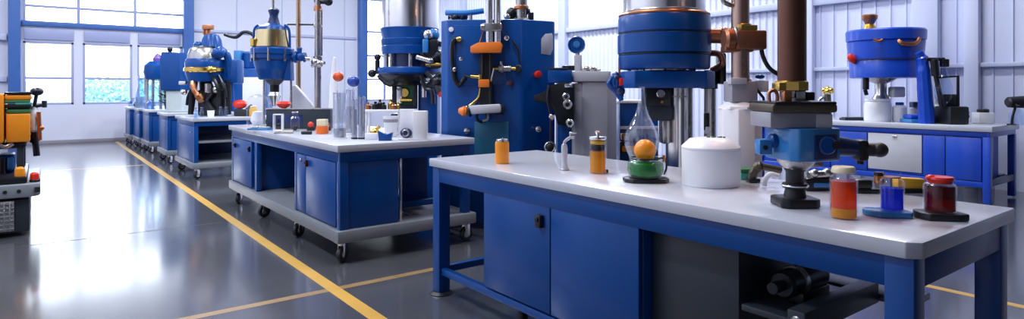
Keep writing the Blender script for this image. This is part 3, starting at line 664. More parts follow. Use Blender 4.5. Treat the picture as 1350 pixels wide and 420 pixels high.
def ring_reactor():
    F = Fr(538, 7.5); X, Z, S = F.x, F.z, F.s
    t = fthing(F, 'mixing_reactor', 'reactor with wide chrome drum and blue flange rings beside big blue cabinet', 'machine')
    def R(px): return px*S
    PB(BLUE).bx(X(552), X(577), -.05, .3, 0, Z(104), .01).done('stand', t)
    PB(NAVY).bx(X(515), X(560), .0, .4, 0, Z(150), .01).done('base', t)
    PB(CHROME).lathe([(R(35), Z(39)), (R(37), Z(38)), (R(37.5), Z(-40)), (R(34), Z(-48)), (R(12), Z(-55)), (0, Z(-56))], (X(541), 0, 0), 56).done('drum', t)
    PB(BLUE).lathe([(R(30), Z(72)), (R(36), Z(72)), (R(37), Z(62)), (R(36), Z(61)), (R(36.5), Z(60)), (R(37.5), Z(53)), (R(36), Z(52)), (R(36), Z(50)), (R(38), Z(41)), (R(38.5), Z(38.5)), (R(34), Z(37))], (X(540), 0, 0), 56).done('ring_stack', t)
    n = PB(NAVY); n.cyl((X(540), 0, Z(89)), (X(540), 0, Z(71)), R(26), n=40)
    n.m(STEEL)
    for k in range(7):
        a = k*.9+.4; n.cyl((X(540)+R(30)*math.cos(a), R(30)*math.sin(a), Z(90)), (X(540)+R(30)*math.cos(a), R(30)*math.sin(a), Z(71)), .022)
    n.done('neck', t)
    PB(BLUE).lathe([(R(30), Z(98)), (R(40), Z(98)), (R(42), Z(96)), (R(42), Z(91)), (R(41), Z(89)), (R(24), Z(89))], (X(540), 0, 0), 56).done('lower_plate', t)
    PB(IRON).lathe([(0, Z(113)), (R(18), Z(112)), (R(30), Z(106)), (R(36), Z(98))], (X(536), 0, 0), 40).done('hopper', t)
    w = PB(IRON); w.bx(X(519), X(552), -.12, -.08, Z(143), Z(138), .005).bx(X(519), X(525), -.12, -.08, Z(139), Z(111), .005).bx(X(546), X(552), -.12, -.08, Z(139), Z(111), .005).bx(X(519), X(552), -.12, -.08, Z(113), Z(109), .005)
    w.m(GREEN).bx(X(524), X(547), -.08, -.06, Z(140), Z(112), .002).m(BRASS).cyl((X(535), -.10, Z(122)), (X(535), .0, Z(122)), .06, bev=.01).cyl((X(530), -.10, Z(132)), (X(545), -.10, Z(132)), .025)
    w.m(CHROME).bx(X(524), X(532), -.11, -.09, Z(136), Z(114), .004); w.done('sight_window', t)
    c = PB(CHROME); c.cyl((X(561), -.12, Z(128)), (X(561), -.12, Z(106)), .03).cyl((X(558), -.2, Z(107)), (X(569), -.2, Z(105)), .05, bev=.01).m(IRON).box((X(573), -.25, Z(68)), (.16, .14, .26), .03).sph((X(580), -.25, Z(76)), .08).tube([(X(575), -.25, Z(58)), (X(590), -.25, Z(64)), (X(585), -.28, Z(86)), (X(572), -.26, Z(88))], .03).m(CHROME).sph((X(568), -.3, Z(49)), .06).m(ORANGE).bx(X(586), X(597), -.34, -.24, Z(90), Z(83), .006).m(BRASS).cyl((X(566), -.3, Z(86)), (X(586), -.3, Z(86)), .022)
    c.m(SKYB).sph((X(574), -.2, Z(48)), .075).bx(X(563), X(570), -.40, -.33, Z(72), Z(55), .01); c.done('valve_cluster', t)
    c = PB(IRON); c.cyl((X(500), -.1, Z(80)), (X(500), -.1, Z(98)), .03).sph((X(500), -.1, Z(76)), .04).sph((X(493), -.1, Z(97)), .05).m(STEEL).cyl((X(489), -.1, Z(97)), (X(498), -.1, Z(97)), .022); c.done('drain_tap', t)
    h = PB(IRON)
    for (pts) in (((560, 72), (572, 80), (584, 74), (590, 90)), ((566, 96), (576, 104), (586, 98), (590, 112)), ((506, 100), (514, 108), (522, 112), (528, 108)), ((560, 100), (566, 116), (574, 120), (576, 136))):
        PB(IRON).tube([(X(a), -.30-.02*k, Z(b_)) for k, (a, b_) in enumerate(pts)], .026).done('hose', t)
    h.m(STEEL).sph((X(572), -.33, Z(82)), .045).cyl((X(555), -.34, Z(77)), (X(572), -.36, Z(82)), .03).m(BRASS).sph((X(566), -.34, Z(80)), .03).done('fitting', t)
    o = PB(RED).bx(X(583), X(594), -.40, -.34, Z(127), Z(119), .008).m(IRON).cyl((X(580), -.33, Z(112)), (X(585), -.36, Z(122)), .05).sph((X(581), -.33, Z(108)), .07).cyl((X(577), -.30, Z(112)), (X(566), -.1, Z(112)), .03).done('red_valve', t)
ring_reactor()

def tall_mixer():
    F = Fr(360, 7.15, ZM); X, Z, S = F.x, F.z, F.s
    t = fthing(F, 'mixing_vessel', 'blue mixing vessel with gold steel collar hung over far end of wheeled workbench', 'machine')
    def R(px): return px*S
    c0 = X(359)
    PB(STEEL).cyl((X(360), 0, Z(14)), (X(360), 0, Z(-60)), .018).done('rod', t)
    PB(NAVY).lathe([(R(8), Z(32)), (R(7), Z(28)), (R(5.5), Z(22)), (R(6), Z(18)), (R(7), Z(16)), (R(7), Z(13)), (R(4), Z(11)), (0, Z(11))], (X(361), 0, 0), 24).done('cap', t)
    PB(BLUE).lathe([(R(20), Z(40)), (R(18.5), Z(36)), (R(12), Z(33)), (R(8), Z(31)), (0, Z(31))], (c0, 0, 0), 40).done('shoulder', t)
    PB(mat('gold_steel', (.72, .58, .30), .22, metal=1.0, var=.15, scale=6)).lathe([(R(17), Z(40)), (R(20), Z(40)), (R(23), Z(62)), (R(20), Z(63))], (c0, 0, 0), 48).m(BRASS).cyl((X(341), -.12, Z(62)), (X(341), -.12, Z(52)), .045, bev=.006).done('collar', t)
    PB(BLUE).lathe([(R(18), Z(80)), (R(24), Z(79)), (R(25.5), Z(77)), (R(25.5), Z(72)), (R(27), Z(71)), (R(27), Z(65)), (R(25), Z(63)), (R(19), Z(62))], (c0, 0, 0), 48).done('ring_stack', t)
    PB(BLUE).lathe([(R(15), Z(105)), (R(17), Z(104)), (R(20), Z(94)), (R(21), Z(92)), (R(21), Z(90)), (R(23), Z(82)), (R(23), Z(79))], (c0, 0, 0), 40).done('bowl', t)
    b = PB(BLUE)
    for sx in (-1, 1): b.tube([(c0+sx*R(24), -.02, Z(64)), (c0+sx*R(23), -.02, Z(40)), (c0+sx*R(17), -.02, Z(33))], .014)
    b.prism([(X(372), Z(106)), (X(385), Z(106)), (X(384), Z(70)), (X(377), Z(70))], -.05, .08, .006, XZ(0)); b.done('bracket', t)
    b = PB(STEEL)
    for k in range(8):
        a = k*PI/4+.2; b.cyl((c0+R(26)*math.cos(a), R(26)*math.sin(a), Z(81)), (c0+R(26)*math.cos(a), R(26)*math.sin(a), Z(64)), .014, n=8)
    b.done('tie_bolt', t)
    PB(IRON).lathe([(R(6), Z(122)), (R(6), Z(112)), (R(11), Z(107)), (R(14), Z(104))], (X(362), 0, 0), 24).m(CHROME).lathe([(R(3), Z(140)), (R(5), Z(134)), (R(8), Z(126)), (R(6), Z(121))], (X(362), 0, 0), 20).done('outlet', t)
    s = PB(STEEL); 
    for sx in (-.16, .16): s.cyl((c0+sx, .16, 0.001), (c0+sx, .16, Z(80)), .014)
    s.bx(c0-.2, c0+.2, .10, .22, 0.001, .02, .004); s.done('stand', t)
    v = PB(BLUE); v.cyl((X(382), 0, Z(75)), (X(402), .02, Z(76)), R(4), bev=.01).cyl((X(388), 0, Z(75)), (X(392), 0, Z(75)), R(8), bev=.01).sph((X(396), .0, Z(75)), R(6)).cyl((X(400), 0, Z(75)), (X(403), 0, Z(75)), R(7), bev=.01).cyl((X(395), .0, Z(72)), (X(395), 0, Z(64)), R(3)).cyl((X(392), 0, Z(64)), (X(398), 0, Z(64)), R(1.6))
    v.m(STEEL).cyl((X(402), 0, Z(77)), (X(408), .02, Z(78)), R(2.5)); v.done('side_valve', t)
tall_mixer()

def pole(px, d, pyb, m, label, r, fit):
    F = Fr(px, d, ZM); X, Z = F.x, F.z
    t = fthing(F, 'stand_pipe', label, 'pipe')
    PB(m).cyl((0, 0, .002), (0, 0, Z(-70)), r, n=24).done('pipe', t)
    PB(IRON).cyl((0, 0, .001), (0, 0, .03), r*2.2, bev=.006).done('base', t)
    if fit:
        f = PB(STEEL); f.sph((X(px-2), -.03, Z(82)), .05).sph((X(px+3), -.03, Z(84)), .045).cyl((X(px+2), -.03, Z(84)), (X(px+11), -.06, Z(83)), .018).cyl((X(px-8), 0, Z(87)), (X(px-1), -.02, Z(84)), .02).cyl((0, 0, Z(80)), (0, 0, Z(74)), r*1.4, bev=.005).done('fitting', t)
        PB(STEEL).cyl((0, 0, Z(36)), (0, 0, Z(33)), r*1.3, bev=.003).done('coupling_ring', t)
        PB(COPPER).cyl((0, 0, Z(14)), (0, 0, Z(8)), r*1.3, r*1.1).m(IRON).cyl((X(px-4), 0, Z(1)), (X(px+18), 0, Z(3)), .03, bev=.004).sph((X(px+14), 0, Z(2)), .05).done('top_coupling', t)
        PB(STEEL).cyl((X(px+4.5), .02, Z(84)), (X(px+4.5), .02, Z(12)), .010).done('thin_line', t)
    else:
        PB(IRON).cyl((X(px-18), .10, Z(31)), (X(px+24), -.15, Z(34)), .012).done('cross_rod', t)
pole(393.5, 7.85, 160, mat('worn_copper_pipe', (.50, .32, .20), .3, metal=.9, var=.25, scale=5), 'copper coloured stand pipe rising behind the blue mixing vessel valve', .030, False)
pole(419, 7.2, 165, STEEL, 'worn steel stand pipe with brass fittings rising from wheeled workbench', .038, True)

def dome_machine():
    F = Fr(271, 10.2, ZM); X, Z, S = F.x, F.z, F.s
    t = fthing(F, 'dome_mixer', 'dark blue domed machine with gold band standing on open shelved bench', 'machine')
    def R(px): return px*S
    c0 = X(270)
    PB(STEEL).lathe([(R(21), Z(80)), (R(20.5), Z(72)), (R(18), Z(65)), (R(13), Z(61)), (0, Z(60))], (c0, 0, 0), 40).done('dome', t)
    PB(BLUE).lathe([(R(14), Z(62)), (R(12), Z(52)), (R(9), Z(46)), (R(5), Z(44)), (0, Z(44))], (X(277), .05, 0), 24).done('neck', t)
    PB(COPPER).cyl((X(274), 0, Z(46)), (X(274), 0, Z(39)), R(3.5), bev=.01).bx(X(268), X(281), -.05, .05, Z(39), Z(33), .01).cyl((X(270), -.03, Z(46)), (X(270), -.03, Z(36)), R(1.3)).done('top_cap', t)
    PB(BLUE).lathe([(R(14), Z(108)), (R(20), Z(107)), (R(23), Z(98)), (R(23.5), Z(88)), (R(24), Z(82)), (R(22), Z(78)), (R(18), Z(77))], (c0, 0, 0), 40).done('body', t)
    g = PB(BRASS).lathe([(R(23.4), Z(95.5)), (R(25), Z(94)), (R(25), Z(90)), (R(23.8), Z(89))], (c0, 0, 0), 40).sph((X(288), -R(20), Z(92)), .06).cyl((X(288), -R(20), Z(92)), (X(294), -R(18), Z(92)), .05).done('gold_band', t)
    PB(BLUE).bx(X(288), X(312), .02, .3, Z(110), Z(78), .03).tube([(X(288), .0, Z(64)), (X(298), .02, Z(72)), (X(300), .05, Z(88)), (X(300), .1, Z(120)), (X(302), .1, .07)], .06).done('side_arm', t)
    l = PB(IRON)
    for (a, b_) in ((252, 250), (262, 266), (284, 290), (296, 300)): l.cyl((X(a+3), .05, Z(106)), (X(b_+2), .0, 0.02), .05, .035)
    l.tube([(X(278), -.1, Z(106)), (X(284), -.15, Z(120)), (X(276), -.12, Z(132)), (X(284), -.1, Z(146))], .05).bx(X(262), X(294), -.05, .2, 0.001, Z(118), .03); l.done('leg_frame', t)
    PB(COPPER).tube([(X(263), -.2, Z(108)), (X(266), -.25, Z(118)), (X(272), -.22, Z(128)), (X(274), -.2, Z(134))], [.05, .04, .06, .045]).done('copper_spout', t)
    h = PB(IRON)
    for (a, b_, y, z1) in ((254, 258, -.12, 150), (286, 296, -.16, 140), (292, 302, -.10, 128), (258, 252, -.05, 138)):
        h.tube([(X(a), y, Z(100)), (X((a+b_)/2+4), y-.06, Z(114)), (X(b_), y-.03, Z(126)), (X(b_-3), y, Z(z1))], .028)
    h.m(BLUE).sph((X(292), -.1, Z(70)), .10).cyl((X(262), .02, Z(62)), (X(256), .0, Z(80)), .05).sph((X(262), -.02, Z(60)), .07).m(STEEL).cyl((X(282), -.2, Z(110)), (X(282), -.2, Z(122)), .05, bev=.01).sph((X(290), -.14, Z(118)), .06).done('hose', t)
    PB(CHROME).bx(X(246), X(255), -.25, -.18, Z(112), Z(107), .008).sph((X(252), -.22, Z(121)), .05).done('dial', t)
dome_machine()

def blue_tank():
    F = Fr(318, 12.6); X, Z, S = F.x, F.z, F.s
    t = fthing(F, 'pump_housing', 'tall plain blue pump housing standing behind the domed machine', 'machine')
    PB(BLUE).bx(X(304), X(342), 0, .7, .05, Z(90), .02).m(NAVY).bx(X(305), X(340), .03, .66, 0, .05, 0).done('body', t)
    PB(BLUE).cyl((X(322), .3, Z(90)), (X(322), .3, Z(70)), .16, bev=.02).sph((X(322), .3, Z(70)), .16, (1, 1, .35)).done('motor', t)
    PB(SKYB).bx(X(305), X(314), .1, .4, Z(90), Z(66), .01).done('upper_box', t)
    PB(IRON).tube([(X(290), .2, Z(44)), (X(305), .2, Z(48)), (X(316), .2, Z(41)), (X(326), .25, Z(44)), (X(330), .3, Z(56)), (X(324), .3, Z(68))], .035).cyl((X(330), .3, Z(52)), (X(352), .3, Z(54)), .03).done('pipe', t)
    PB(WHITE).bx(X(324), X(350), -.16, -.02, 0, Z(102), .01).done('white_panel', t)
blue_tank()

def far_machines():
    F = Fr(233, 11.9, ZM); X, Z = F.x, F.z
    t = fthing(F, 'blue_hood', 'blue box hood on glass case standing on short bench', 'machine')
    p = PB(BLUE); p.prism([(X(221), Z(119)), (X(247), Z(119)), (X(246), Z(70)), (X(222), Z(69)), (X(220), Z(80))], -.25, .35, .02, XZ(0)); p.done('hood', t)
    PB(IRON).cyl((X(224), 0, Z(69)), (X(224), 0, Z(66)), .03).sph((X(224), 0, Z(65)), .05).done('knob', t)
    g = PB(mat('frosted_case', (.55, .62, .62), .3)); g.bx(X(226), X(247), -.2, .3, .002, Z(119), .02).done('case', t)
    F = Fr(206, 14.0, ZM); X, Z = F.x, F.z
    t = fthing(F, 'still', 'small blue still with purple cap on the bench near window wall', 'machine')
    PB(BLUE).lathe([(.08, Z(106)), (.22, Z(104)), (.26, Z(95)), (.24, Z(86)), (.15, Z(81)), (0, Z(80))], (0, 0, 0), 28).done('body', t)
    PB(mat('purple_plastic', (.18, .10, .40), .4)).lathe([(.09, Z(82)), (.10, Z(77)), (.05, Z(72)), (0, Z(70))], (X(208), 0, 0), 16).done('cap', t)
    q = PB(STEEL)
    for sx in (-.22, -.08, .1, .22): q.cyl((sx, 0, .001), (sx*.9, 0, Z(100)), .03)
    q.tube([(X(194), 0, Z(90)), (X(192), 0, Z(100)), (X(192), 0, Z(125))], .03).done('leg_frame', t)
    PB(GLASSB).lathe([(.19, .002), (.19, Z(110)), (.16, Z(108)), (0, Z(108))], (X(206), 0, 0), 20).done('jar', t)
far_machines()

def blue_drum():
    F = Fr(1167, 8.45, ZM); X, Z, S = F.x, F.z, F.s
    t = fthing(F, 'drum_mixer', 'wide violet blue drum on white jar standing on the wall bench', 'machine')
    def R(px): return px*S
    PB(BLUEV).lathe([(R(38), Z(103)), (R(41), Z(102.5)), (R(42.5), Z(80)), (R(42), Z(79)), (R(43), Z(78)), (R(45), Z(56)), (R(44), Z(55)), (R(46), Z(54)), (R(46.5), Z(42)), (R(45), Z(40)), (R(41), Z(40)), (R(40), Z(43)), (0, Z(43))], (0, 0, 0), 64).done('drum', t)
    PB(mat('dark_seam', (.03, .03, .10), .4)).lathe([(R(42), Z(80.3)), (R(43.4), Z(80)), (R(43.6), Z(78.4)), (R(42), Z(78))], (0, 0, 0), 64).done('seam_band', t)
    yb = -R(44)
    PB(COPPER).tube([(X(1158), yb+.03, Z(55)), (X(1160), yb-.01, Z(60)), (X(1168), yb-.02, Z(61)), (X(1178), yb-.01, Z(60)), (X(1184), yb+.02, Z(54))], .028).tube([(X(1131), -R(35), Z(55)), (X(1136), -R(38), Z(57)), (X(1140), -R(40), Z(55))], .018).done('gold_handle', t)
    fx = X(1141)
    PB(mat('funnel_gold', (.85, .42, .04), .25, metal=.8)).lathe([(R(8), Z(41)), (R(7), Z(37)), (R(5), Z(33)), (R(5), Z(31))], (fx, -.1, 0), 24).done('funnel_base', t)
    PB(COPPER).lathe([(R(5), Z(33)), (R(7), Z(29)), (R(9), Z(26)), (R(9.5), Z(22)), (R(8), Z(20.5)), (R(6), Z(22)), (0, Z(26))], (fx, -.1, 0), 24).done('funnel', t)
    PB(RED).lathe([(.03, 0), (.05, .04), (.045, .10), (.02, .13)], (X(1124), -.05, Z(82)), 16, (-.6, 0, .8)).cyl((X(1123), -.05, Z(82)), (X(1130), -.03, Z(82)), .025).done('red_lever', t)
    u = PB(STEEL); u.lathe([(R(11), Z(131)), (R(9), Z(127)), (R(7), Z(124)), (R(7), Z(110)), (R(14), Z(107)), (R(20), Z(103))], (X(1161), 0, 0), 32).m(GREYL).box((X(1176), -.1, Z(121)), (.16, .14, .14), .02).m(IRON).cyl((X(1136), -.1, Z(103)), (X(1136), -.1, Z(118)), .04, bev=.006).cyl((X(1135), -.1, Z(118)), (X(1137), -.1, Z(125)), .025); u.done('spindle', t)
    PB(WHITE).lathe([(R(15), .001), (R(16), .02), (R(16), Z(137)), (R(14), Z(134)), (R(15), Z(133)), (R(15), Z(130)), (0, Z(130))], (X(1157), 0, 0), 40).done('base_jar', t)
    a = PB(BRASS); a.cyl((X(1207), -.2, Z(80)), (X(1222), -.2, Z(81)), .030, bev=.006).m(BLACK).cyl((X(1203), -.2, Z(80)), (X(1208), -.2, Z(80)), .038, bev=.006).m(RED).cyl((X(1214), -.2, Z(80.5)), (X(1217), -.2, Z(80.5)), .033).done('pin', t)
blue_drum()

def arm_stand():
    F = Fr(1232, 7.75, ZM); X, Z, S = F.x, F.z, F.s
    t = fthing(F, 'lab_stand', 'curved blue stand with black rods and clear flask beside the wide drum', 'stand')
    p = PB(BLUEV); p.tube([(X(1229), .1, .004), (X(1227), .1, Z(130)), (X(1225), .1, Z(100)), (X(1223), .1, Z(78)), (X(1218), .1, Z(68))], [.09, .085, .08, .07, .05]).done('curved_arm', t)
    p = PB(IRON); p.cyl((X(1220), 0, Z(78)), (X(1245), 0, Z(78)), .022, bev=.004).box((X(1245), 0, Z(83)), (.09, .07, .10), .015).cyl((X(1232), -.02, Z(97)), (X(1238), -.05, Z(140)), .028).cyl((X(1230), -.02, Z(78)), (X(1232), -.02, Z(100)), .045, bev=.006).done('clamp_rod', t)
    p = PB(IRON); p.tube([(X(1232), 0, Z(102)), (X(1263), 0, Z(100.5)), (X(1263), 0, Z(140))], .018, smooth=False).done('frame_rod', t)
    p = PB(BLACK); p.bx(X(1244), X(1269), -.12, .18, .002, Z(140), .02).bx(X(1246), X(1260), -.02, .1, Z(140.5), Z(124), .01).m(IRON).sph((X(1269), -.05, Z(148)), .04).sph((X(1270), -.05, Z(153)), .035); p.done('base', t)
    p = PB(GLASSB).lathe([(.05, Z(138)), (.09, Z(128)), (.10, Z(116)), (.06, Z(100)), (.03, Z(92)), (.03, Z(84))], (X(1242), -.02, 0), 20).done('flask', t)
    tr = fthing(Fr(1214, 8.15, ZM), 'tray', 'blue plastic tray of tubing on wall bench below the drum', 'tray')
    G = Fr(1214, 8.15, ZM); X, Z = G.x, G.z
    PB(SKYB).bx(X(1189), X(1236), -.20, .05, .002, .05, .01).m(BLUEV).bx(X(1190), X(1212), -.17, .02, .05, .11, .03).bx(X(1214), X(1235), -.18, .0, .05, .09, .03).done('body', tr)
    q = PB(WHITE)
    for k, (px, h) in enumerate(((1226, .20), (1231, .16), (1236, .22))): q.lathe([(.045, .09), (.05, .10), (.05, .10+h*.5), (.02, .10+h*.7), (.022, .10+h)], (X(px), -.12+.02*k, -.0), 14)
    q.done('tubing', tr)
arm_stand()

# ------------------------------------------------------------------ vehicle by the aisle
def service_cart():
    t = thing('service_cart', 'grey and orange service cart with bumper lamps beside the open aisle', 'cart', (-.62, 7.30, 0))
    x1 = .55
    PB(GREYD).bx(-.55, x1, .05, 1.5, .035, .345, .02).done('body', t)
    g = PB(mat('mesh_grille', (.42, .42, .43), .35, metal=.8, var=.5, scale=60, bump=.8)); g.bx(-.45, .435, .02, .052, .06, .335, .004)
    for k in range(22): g.bx(-.44+k*.04, -.43+k*.04, .008, .024, .06, .335, .001)
    for k in range(7): g.bx(-.45, .435, .010, .022, .08+k*.038, .088+k*.038, .001)
    g.done('grille', t)
    b = PB(GREYF); b.prism([(-.62, .0), (.55, .0), (.63, .07), (.63, 1.45), (-.62, 1.45)], .36, .485, .02).done('bumper', t)
    b = PB(BLACK)
    for x in (.37, .47): b.cyl((x, .0, .425), (x, -.006, .425), .016)
    b.bx(.585, .625, .015, .03, .40, .45, .004).done('bumper_hole', t)
    PB(IRON).bx(-.58, .53, .06, 1.4, .486, .55, .015).done('deck', t)
    PB(AMBER).lathe([(.04, 0), (.042, .02), (.038, .07), (.02, .085), (0, .088)], (.475, .12, .551), 20).done('amber_lamp', t)
    PB(RED).lathe([(.035, 0), (.037, .02), (.034, .06), (.02, .075), (0, .078)], (.585, .14, .50), 20).m(BLACK).cyl((.585, .14, .484), (.585, .14, .51), .042, bev=.004).done('red_lamp', t)
    for (x, y) in ((.475, .30), (.475, 1.2), (-.5, .30), (-.5, 1.2)): PB(GREYD).bx(x-.028, x+.028, y-.028, y+.028, .55, .90, .006).done('post', t)
    PB(BLUE).bx(.30, .43, .5, .9, .551, .72, .02).m(SKYB).bx(.37, .42, .45, .5, .58, .70, .01).m(IRON).cyl((.33, .45, .551), (.33, .45, .70), .03).done('battery', t)
    PB(IRON).bx(-.55, .52, .26, 1.3, .80, .855, .02).m(STEEL)\
        .tube([(.20, .24, .83), (.28, .22, .86), (.36, .24, .82), (.42, .25, .85)], .02).done('platform', t)
    PB(MACHO).bx(.37, .55, .22, 1.0, .86, 1.13, .015).done('orange_bin', t)
    PB(MACHO).bx(.20, .355, .16, 1.1, .86, 1.32, .02).done('orange_mast', t)
    s = PB(GREEN); s.box((.46, .5, 1.155), (.19, .5, .05), .02).m(IRON).box((.46, .5, 1.20), (.20, .52, .035), .012).m(AQUA).box((.50, .35, 1.225), (.13, .2, .02), .008).m(GREEN).box((.45, .5, 1.245), (.20, .5, .03), .012)
    s.m(MACHO).box((.46, .48, 1.285), (.20, .45, .05), .015).m(IRON).box((.46, .5, 1.325), (.21, .5, .025), .01); s.done('folded_covers', t)
    s = PB(PAPER); s.lathe([(.03, .93), (.055, .96), (.06, 1.06), (.05, 1.15), (.03, 1.19), (0, 1.2)], (.575, .55, 0), 16, sy=2.2); s.m(IRON).cyl((.60, .5, .70), (.58, .5, .94), .028).sph((.58, .55, .87), .05); s.done('white_bag', t)
    s = PB(GREYD); s.cyl((.57, .5, 1.19), (.66, .5, 1.21), .018).cyl((.66, .5, 1.18), (.66, .5, 1.25), .022, bev=.005).m(IRON).sph((.60, .45, 1.34), .05, (1.1, 1, .8)).cyl((.58, .45, 1.19), (.60, .45, 1.33), .015); s.m(COPPER).cyl((.625, .42, .86), (.615, .42, 1.14), .018).sph((.635, .42, .98), .026); s.done('joint_arm', t)
    return t
service_cart()

# ------------------------------------------------------------------ things on the worktops
def on(px, py, zt):
    """frame of a thing whose foot is seen at px, py on a top of height zt"""
    return Fr(px, FPX*(EYE-zt)/(py-HZ), zt+.001)

def bottle(px, py, ptop, wpx, name, label, liquid, levels, cap, cat='bottle', low=None, capname='cap', shoulder=.80, neck=.62, gap=True):
    F = on(px, py, ZT); H = F.z(ptop); R = F.w(wpx)/2
    t = fthing(F, name, label, cat, None)
    t3 = .0035; hs = H*shoulder
    prof = [(0, 0), (R*.92, 0), (R, .006), (R, hs*.90), (R*.93, hs*.97), (R*neck*1.08, hs*1.05), (R*neck, hs*1.08), (R*neck, H*.93)]
    PB(GLASS).vessel(prof, t3).done('glass_body', t)
    z = t3+.001
    for m, f in levels:
        z2 = hs*f
        PB(m).lathe([(0, z), (R-t3-.0015, z), (R-t3-.001, z+.002), (R-t3-.001, z2), (0, z2)]).done('liquid', t); z = z2+.0005
    cap(t, R, H, neck, hs)
    return F, t
def cream_cap(t, R, H, neck, hs):
    p = PB(CREAM); p.lathe([(R*neck*1.02, H*.875), (R*.86, H*.88), (R*.88, H*.90), (R*.80, H*.985), (R*.74, H), (0, H)]).done('cap', t)
def glass_cap(t, R, H, neck, hs):
    p = PB(COPPER); p.lathe([(R*neck*1.04, H*.84), (R*.70, H*.845), (R*.70, H*.875), (R*neck*1.04, H*.88)]).done('neck_ring', t)
    PB(GLASS).lathe([(0, H*.92), (R*.70, H*.92), (R*.72, H*.95), (R*.70, H), (0, H)]).done('stopper', t)
def red_cap(t, R, H, neck, hs):
    p = PB(RED); p.lathe([(R*.55, H*.80), (R*.74, H*.81), (R*.78, H*.86), (R*.86, H*.93), (R*.80, H*.99), (R*.60, H*1.0), (0, H*.995)], (0, 0, 0), 28).sph((-R*.62, 0, H*.955), R*.28, (1.2, 1, .8)).done('cap', t)
bottle(1112, 287, 219, 34, 'reagent_bottle', 'glass bottle of orange liquid over an amber layer with cream lid', None, ((LQ_YE, .25), (LQ_OR, .90)), cream_cap)

def tray(F, m, name, label, pts, h):
    t = PB(m).prism(pts, .0, h, .004).done(name, None, F.loc, F.rz)
    return tag(t, label, 'tray')
def traybottle(px, py, wtray, ztray, m, tname, tlabel, poly, *a):
    F = on(px, py, ZT)
    q = [(x*F.s, y*F.s) for x, y in poly]
    return tray(F, m, tname, tlabel, q, ztray)
traybottle(1169, 283.6, 0, .020, SKYB, 'bottle_tray', 'bright blue tray under the small bottle of blue liquid', [(-29, -2), (-20, -20), (18, -24), (25, -16), (25, 4), (18, 16), (-18, 20), (-27, 10)])
traybottle(1236, 287.5, 0, .024, BLACK, 'bottle_tray', 'black oval tray under the dark red bottle', [(-27, -6), (-22, -18), (12, -24), (28, -20), (29, 2), (24, 18), (-20, 20), (-26, 8)])
def raised(px, py, lift, ptop, wpx, *a, **k):
    global ZT
    z0 = ZT; F0 = on(px, py, z0)
    ZT = z0+lift
    # same spot, lifted by the tray
    d = F0.d; pyl = HZ+FPX*(EYE-ZT-.0)/d
    r = bottle(px, pyl, ptop, wpx, *a, **k); ZT = z0
    return r
raised(1176, 284, .0205, 226, 29, 'reagent_bottle', 'small glass bottle of bright blue liquid standing on the blue tray', None, ((LQ_BL, .72),), glass_cap)
raised(1239, 287.5, .0245, 232, 38, 'reagent_bottle', 'dark red liquid bottle with bright red cap on the black tray', None, ((LQ_RE, .93),), red_cap)

def white_tub():
    F = on(937, 243, ZT); S = F.s; R = 37.5*S; H = F.z(181)
    t = fthing(F, 'tub', 'big white round plastic tub with domed lid standing on front worktop', 'tub')
    hr = F.z(194)
    PB(WHITE).lathe([(0, 0), (R*.97, 0), (R*.985, .006), (R, hr-.02), (R, hr-.008), (0, hr-.008)], n=56).done('body', t)
    PB(WHITE).lathe([(0, hr-.0075), (R*.99, hr-.0075), (R*1.005, hr-.003), (R*1.0, hr+.004), (R*.95, hr+.012), (R*.72, H-.006), (R*.45, H), (R*.30, H+.002), (0, H+.001)], n=56).done('lid', t)
    g = PB(GREEN)
    for k in range(9): g.box((-.02+.008*k*1.2, -.02+.012*math.sin(k*2), H+.003), (.012, .008, .006), .001, rz=k)
    g.done('green_scraps', t)
white_tub()

def green_bowl():
    F = on(851, 239, ZT); S = F.s
    b = PB(BLACK); b.prism([(-29*S, -.035), (-20*S, -.075), (22*S, -.075), (29*S, -.04), (29*S, .03), (18*S, .07), (-20*S, .07), (-29*S, .03)], 0, .020, .006)
    tag(b.done('stand', None, F.loc, F.rz), 'flat black stand under the glass bowl of green crystals', 'stand')
    H = F.z(208)-.0215; R = 24.5*S
    loc = (F.loc[0], F.loc[1], F.zb+.0215)
    t = thing('bowl', 'round glass bowl of green crystals carrying the orange ball', 'bowl', loc, F.rz)
    PB(GLASS).vessel([(0, 0), (R*.80, 0), (R*.95, .012), (R, H*.4), (R*.97, H*.75), (R*.80, H*.97), (R*.78, H)], .003).done('glass_body', t)
    PB(LQ_GR).lathe([(0, .004), (R*.76, .005), (R*.91, .016), (R*.955, H*.4), (R*.92, H*.74), (R*.80, H*.82), (0, H*.82)]).done('crystals', t)
    PB(IRON).ring((0, 0, H), R*.79, .004).tube([(R*.79, 0, H), (R*1.08, 0, H*.93), (R*1.12, 0, H*.45), (R*.97, 0, .012)], .005).done('wire_handle', t)
    PB(COPPER).bx(R*.92, R*1.06, -.008, .008, H*.78, H*1.15, .004).done('clip', t)
    rb = 14.5*S
    zc = F.zb+.0215+H*.985+rb*.95
    # the ball sits in the bowl's mouth
    dz = math.sqrt(max((rb)**2-(min(rb*.9, R*.75))**2, 0))
    o = PB(AMBER).lathe([(0, 0), (rb*.4, rb*.04), (rb*.75, rb*.30), (rb*.97, rb*.75), (rb, rb*1.0), (rb*.95, rb*1.32), (rb*.75, rb*1.66), (rb*.4, rb*1.92), (0, rb*2)], n=32).done('ball', None, (F.loc[0]-.004, F.loc[1], F.zb+.0215+H*.83), 0)
    tag(o, 'orange ball resting in the mouth of the green bowl', 'ball')
green_bowl()

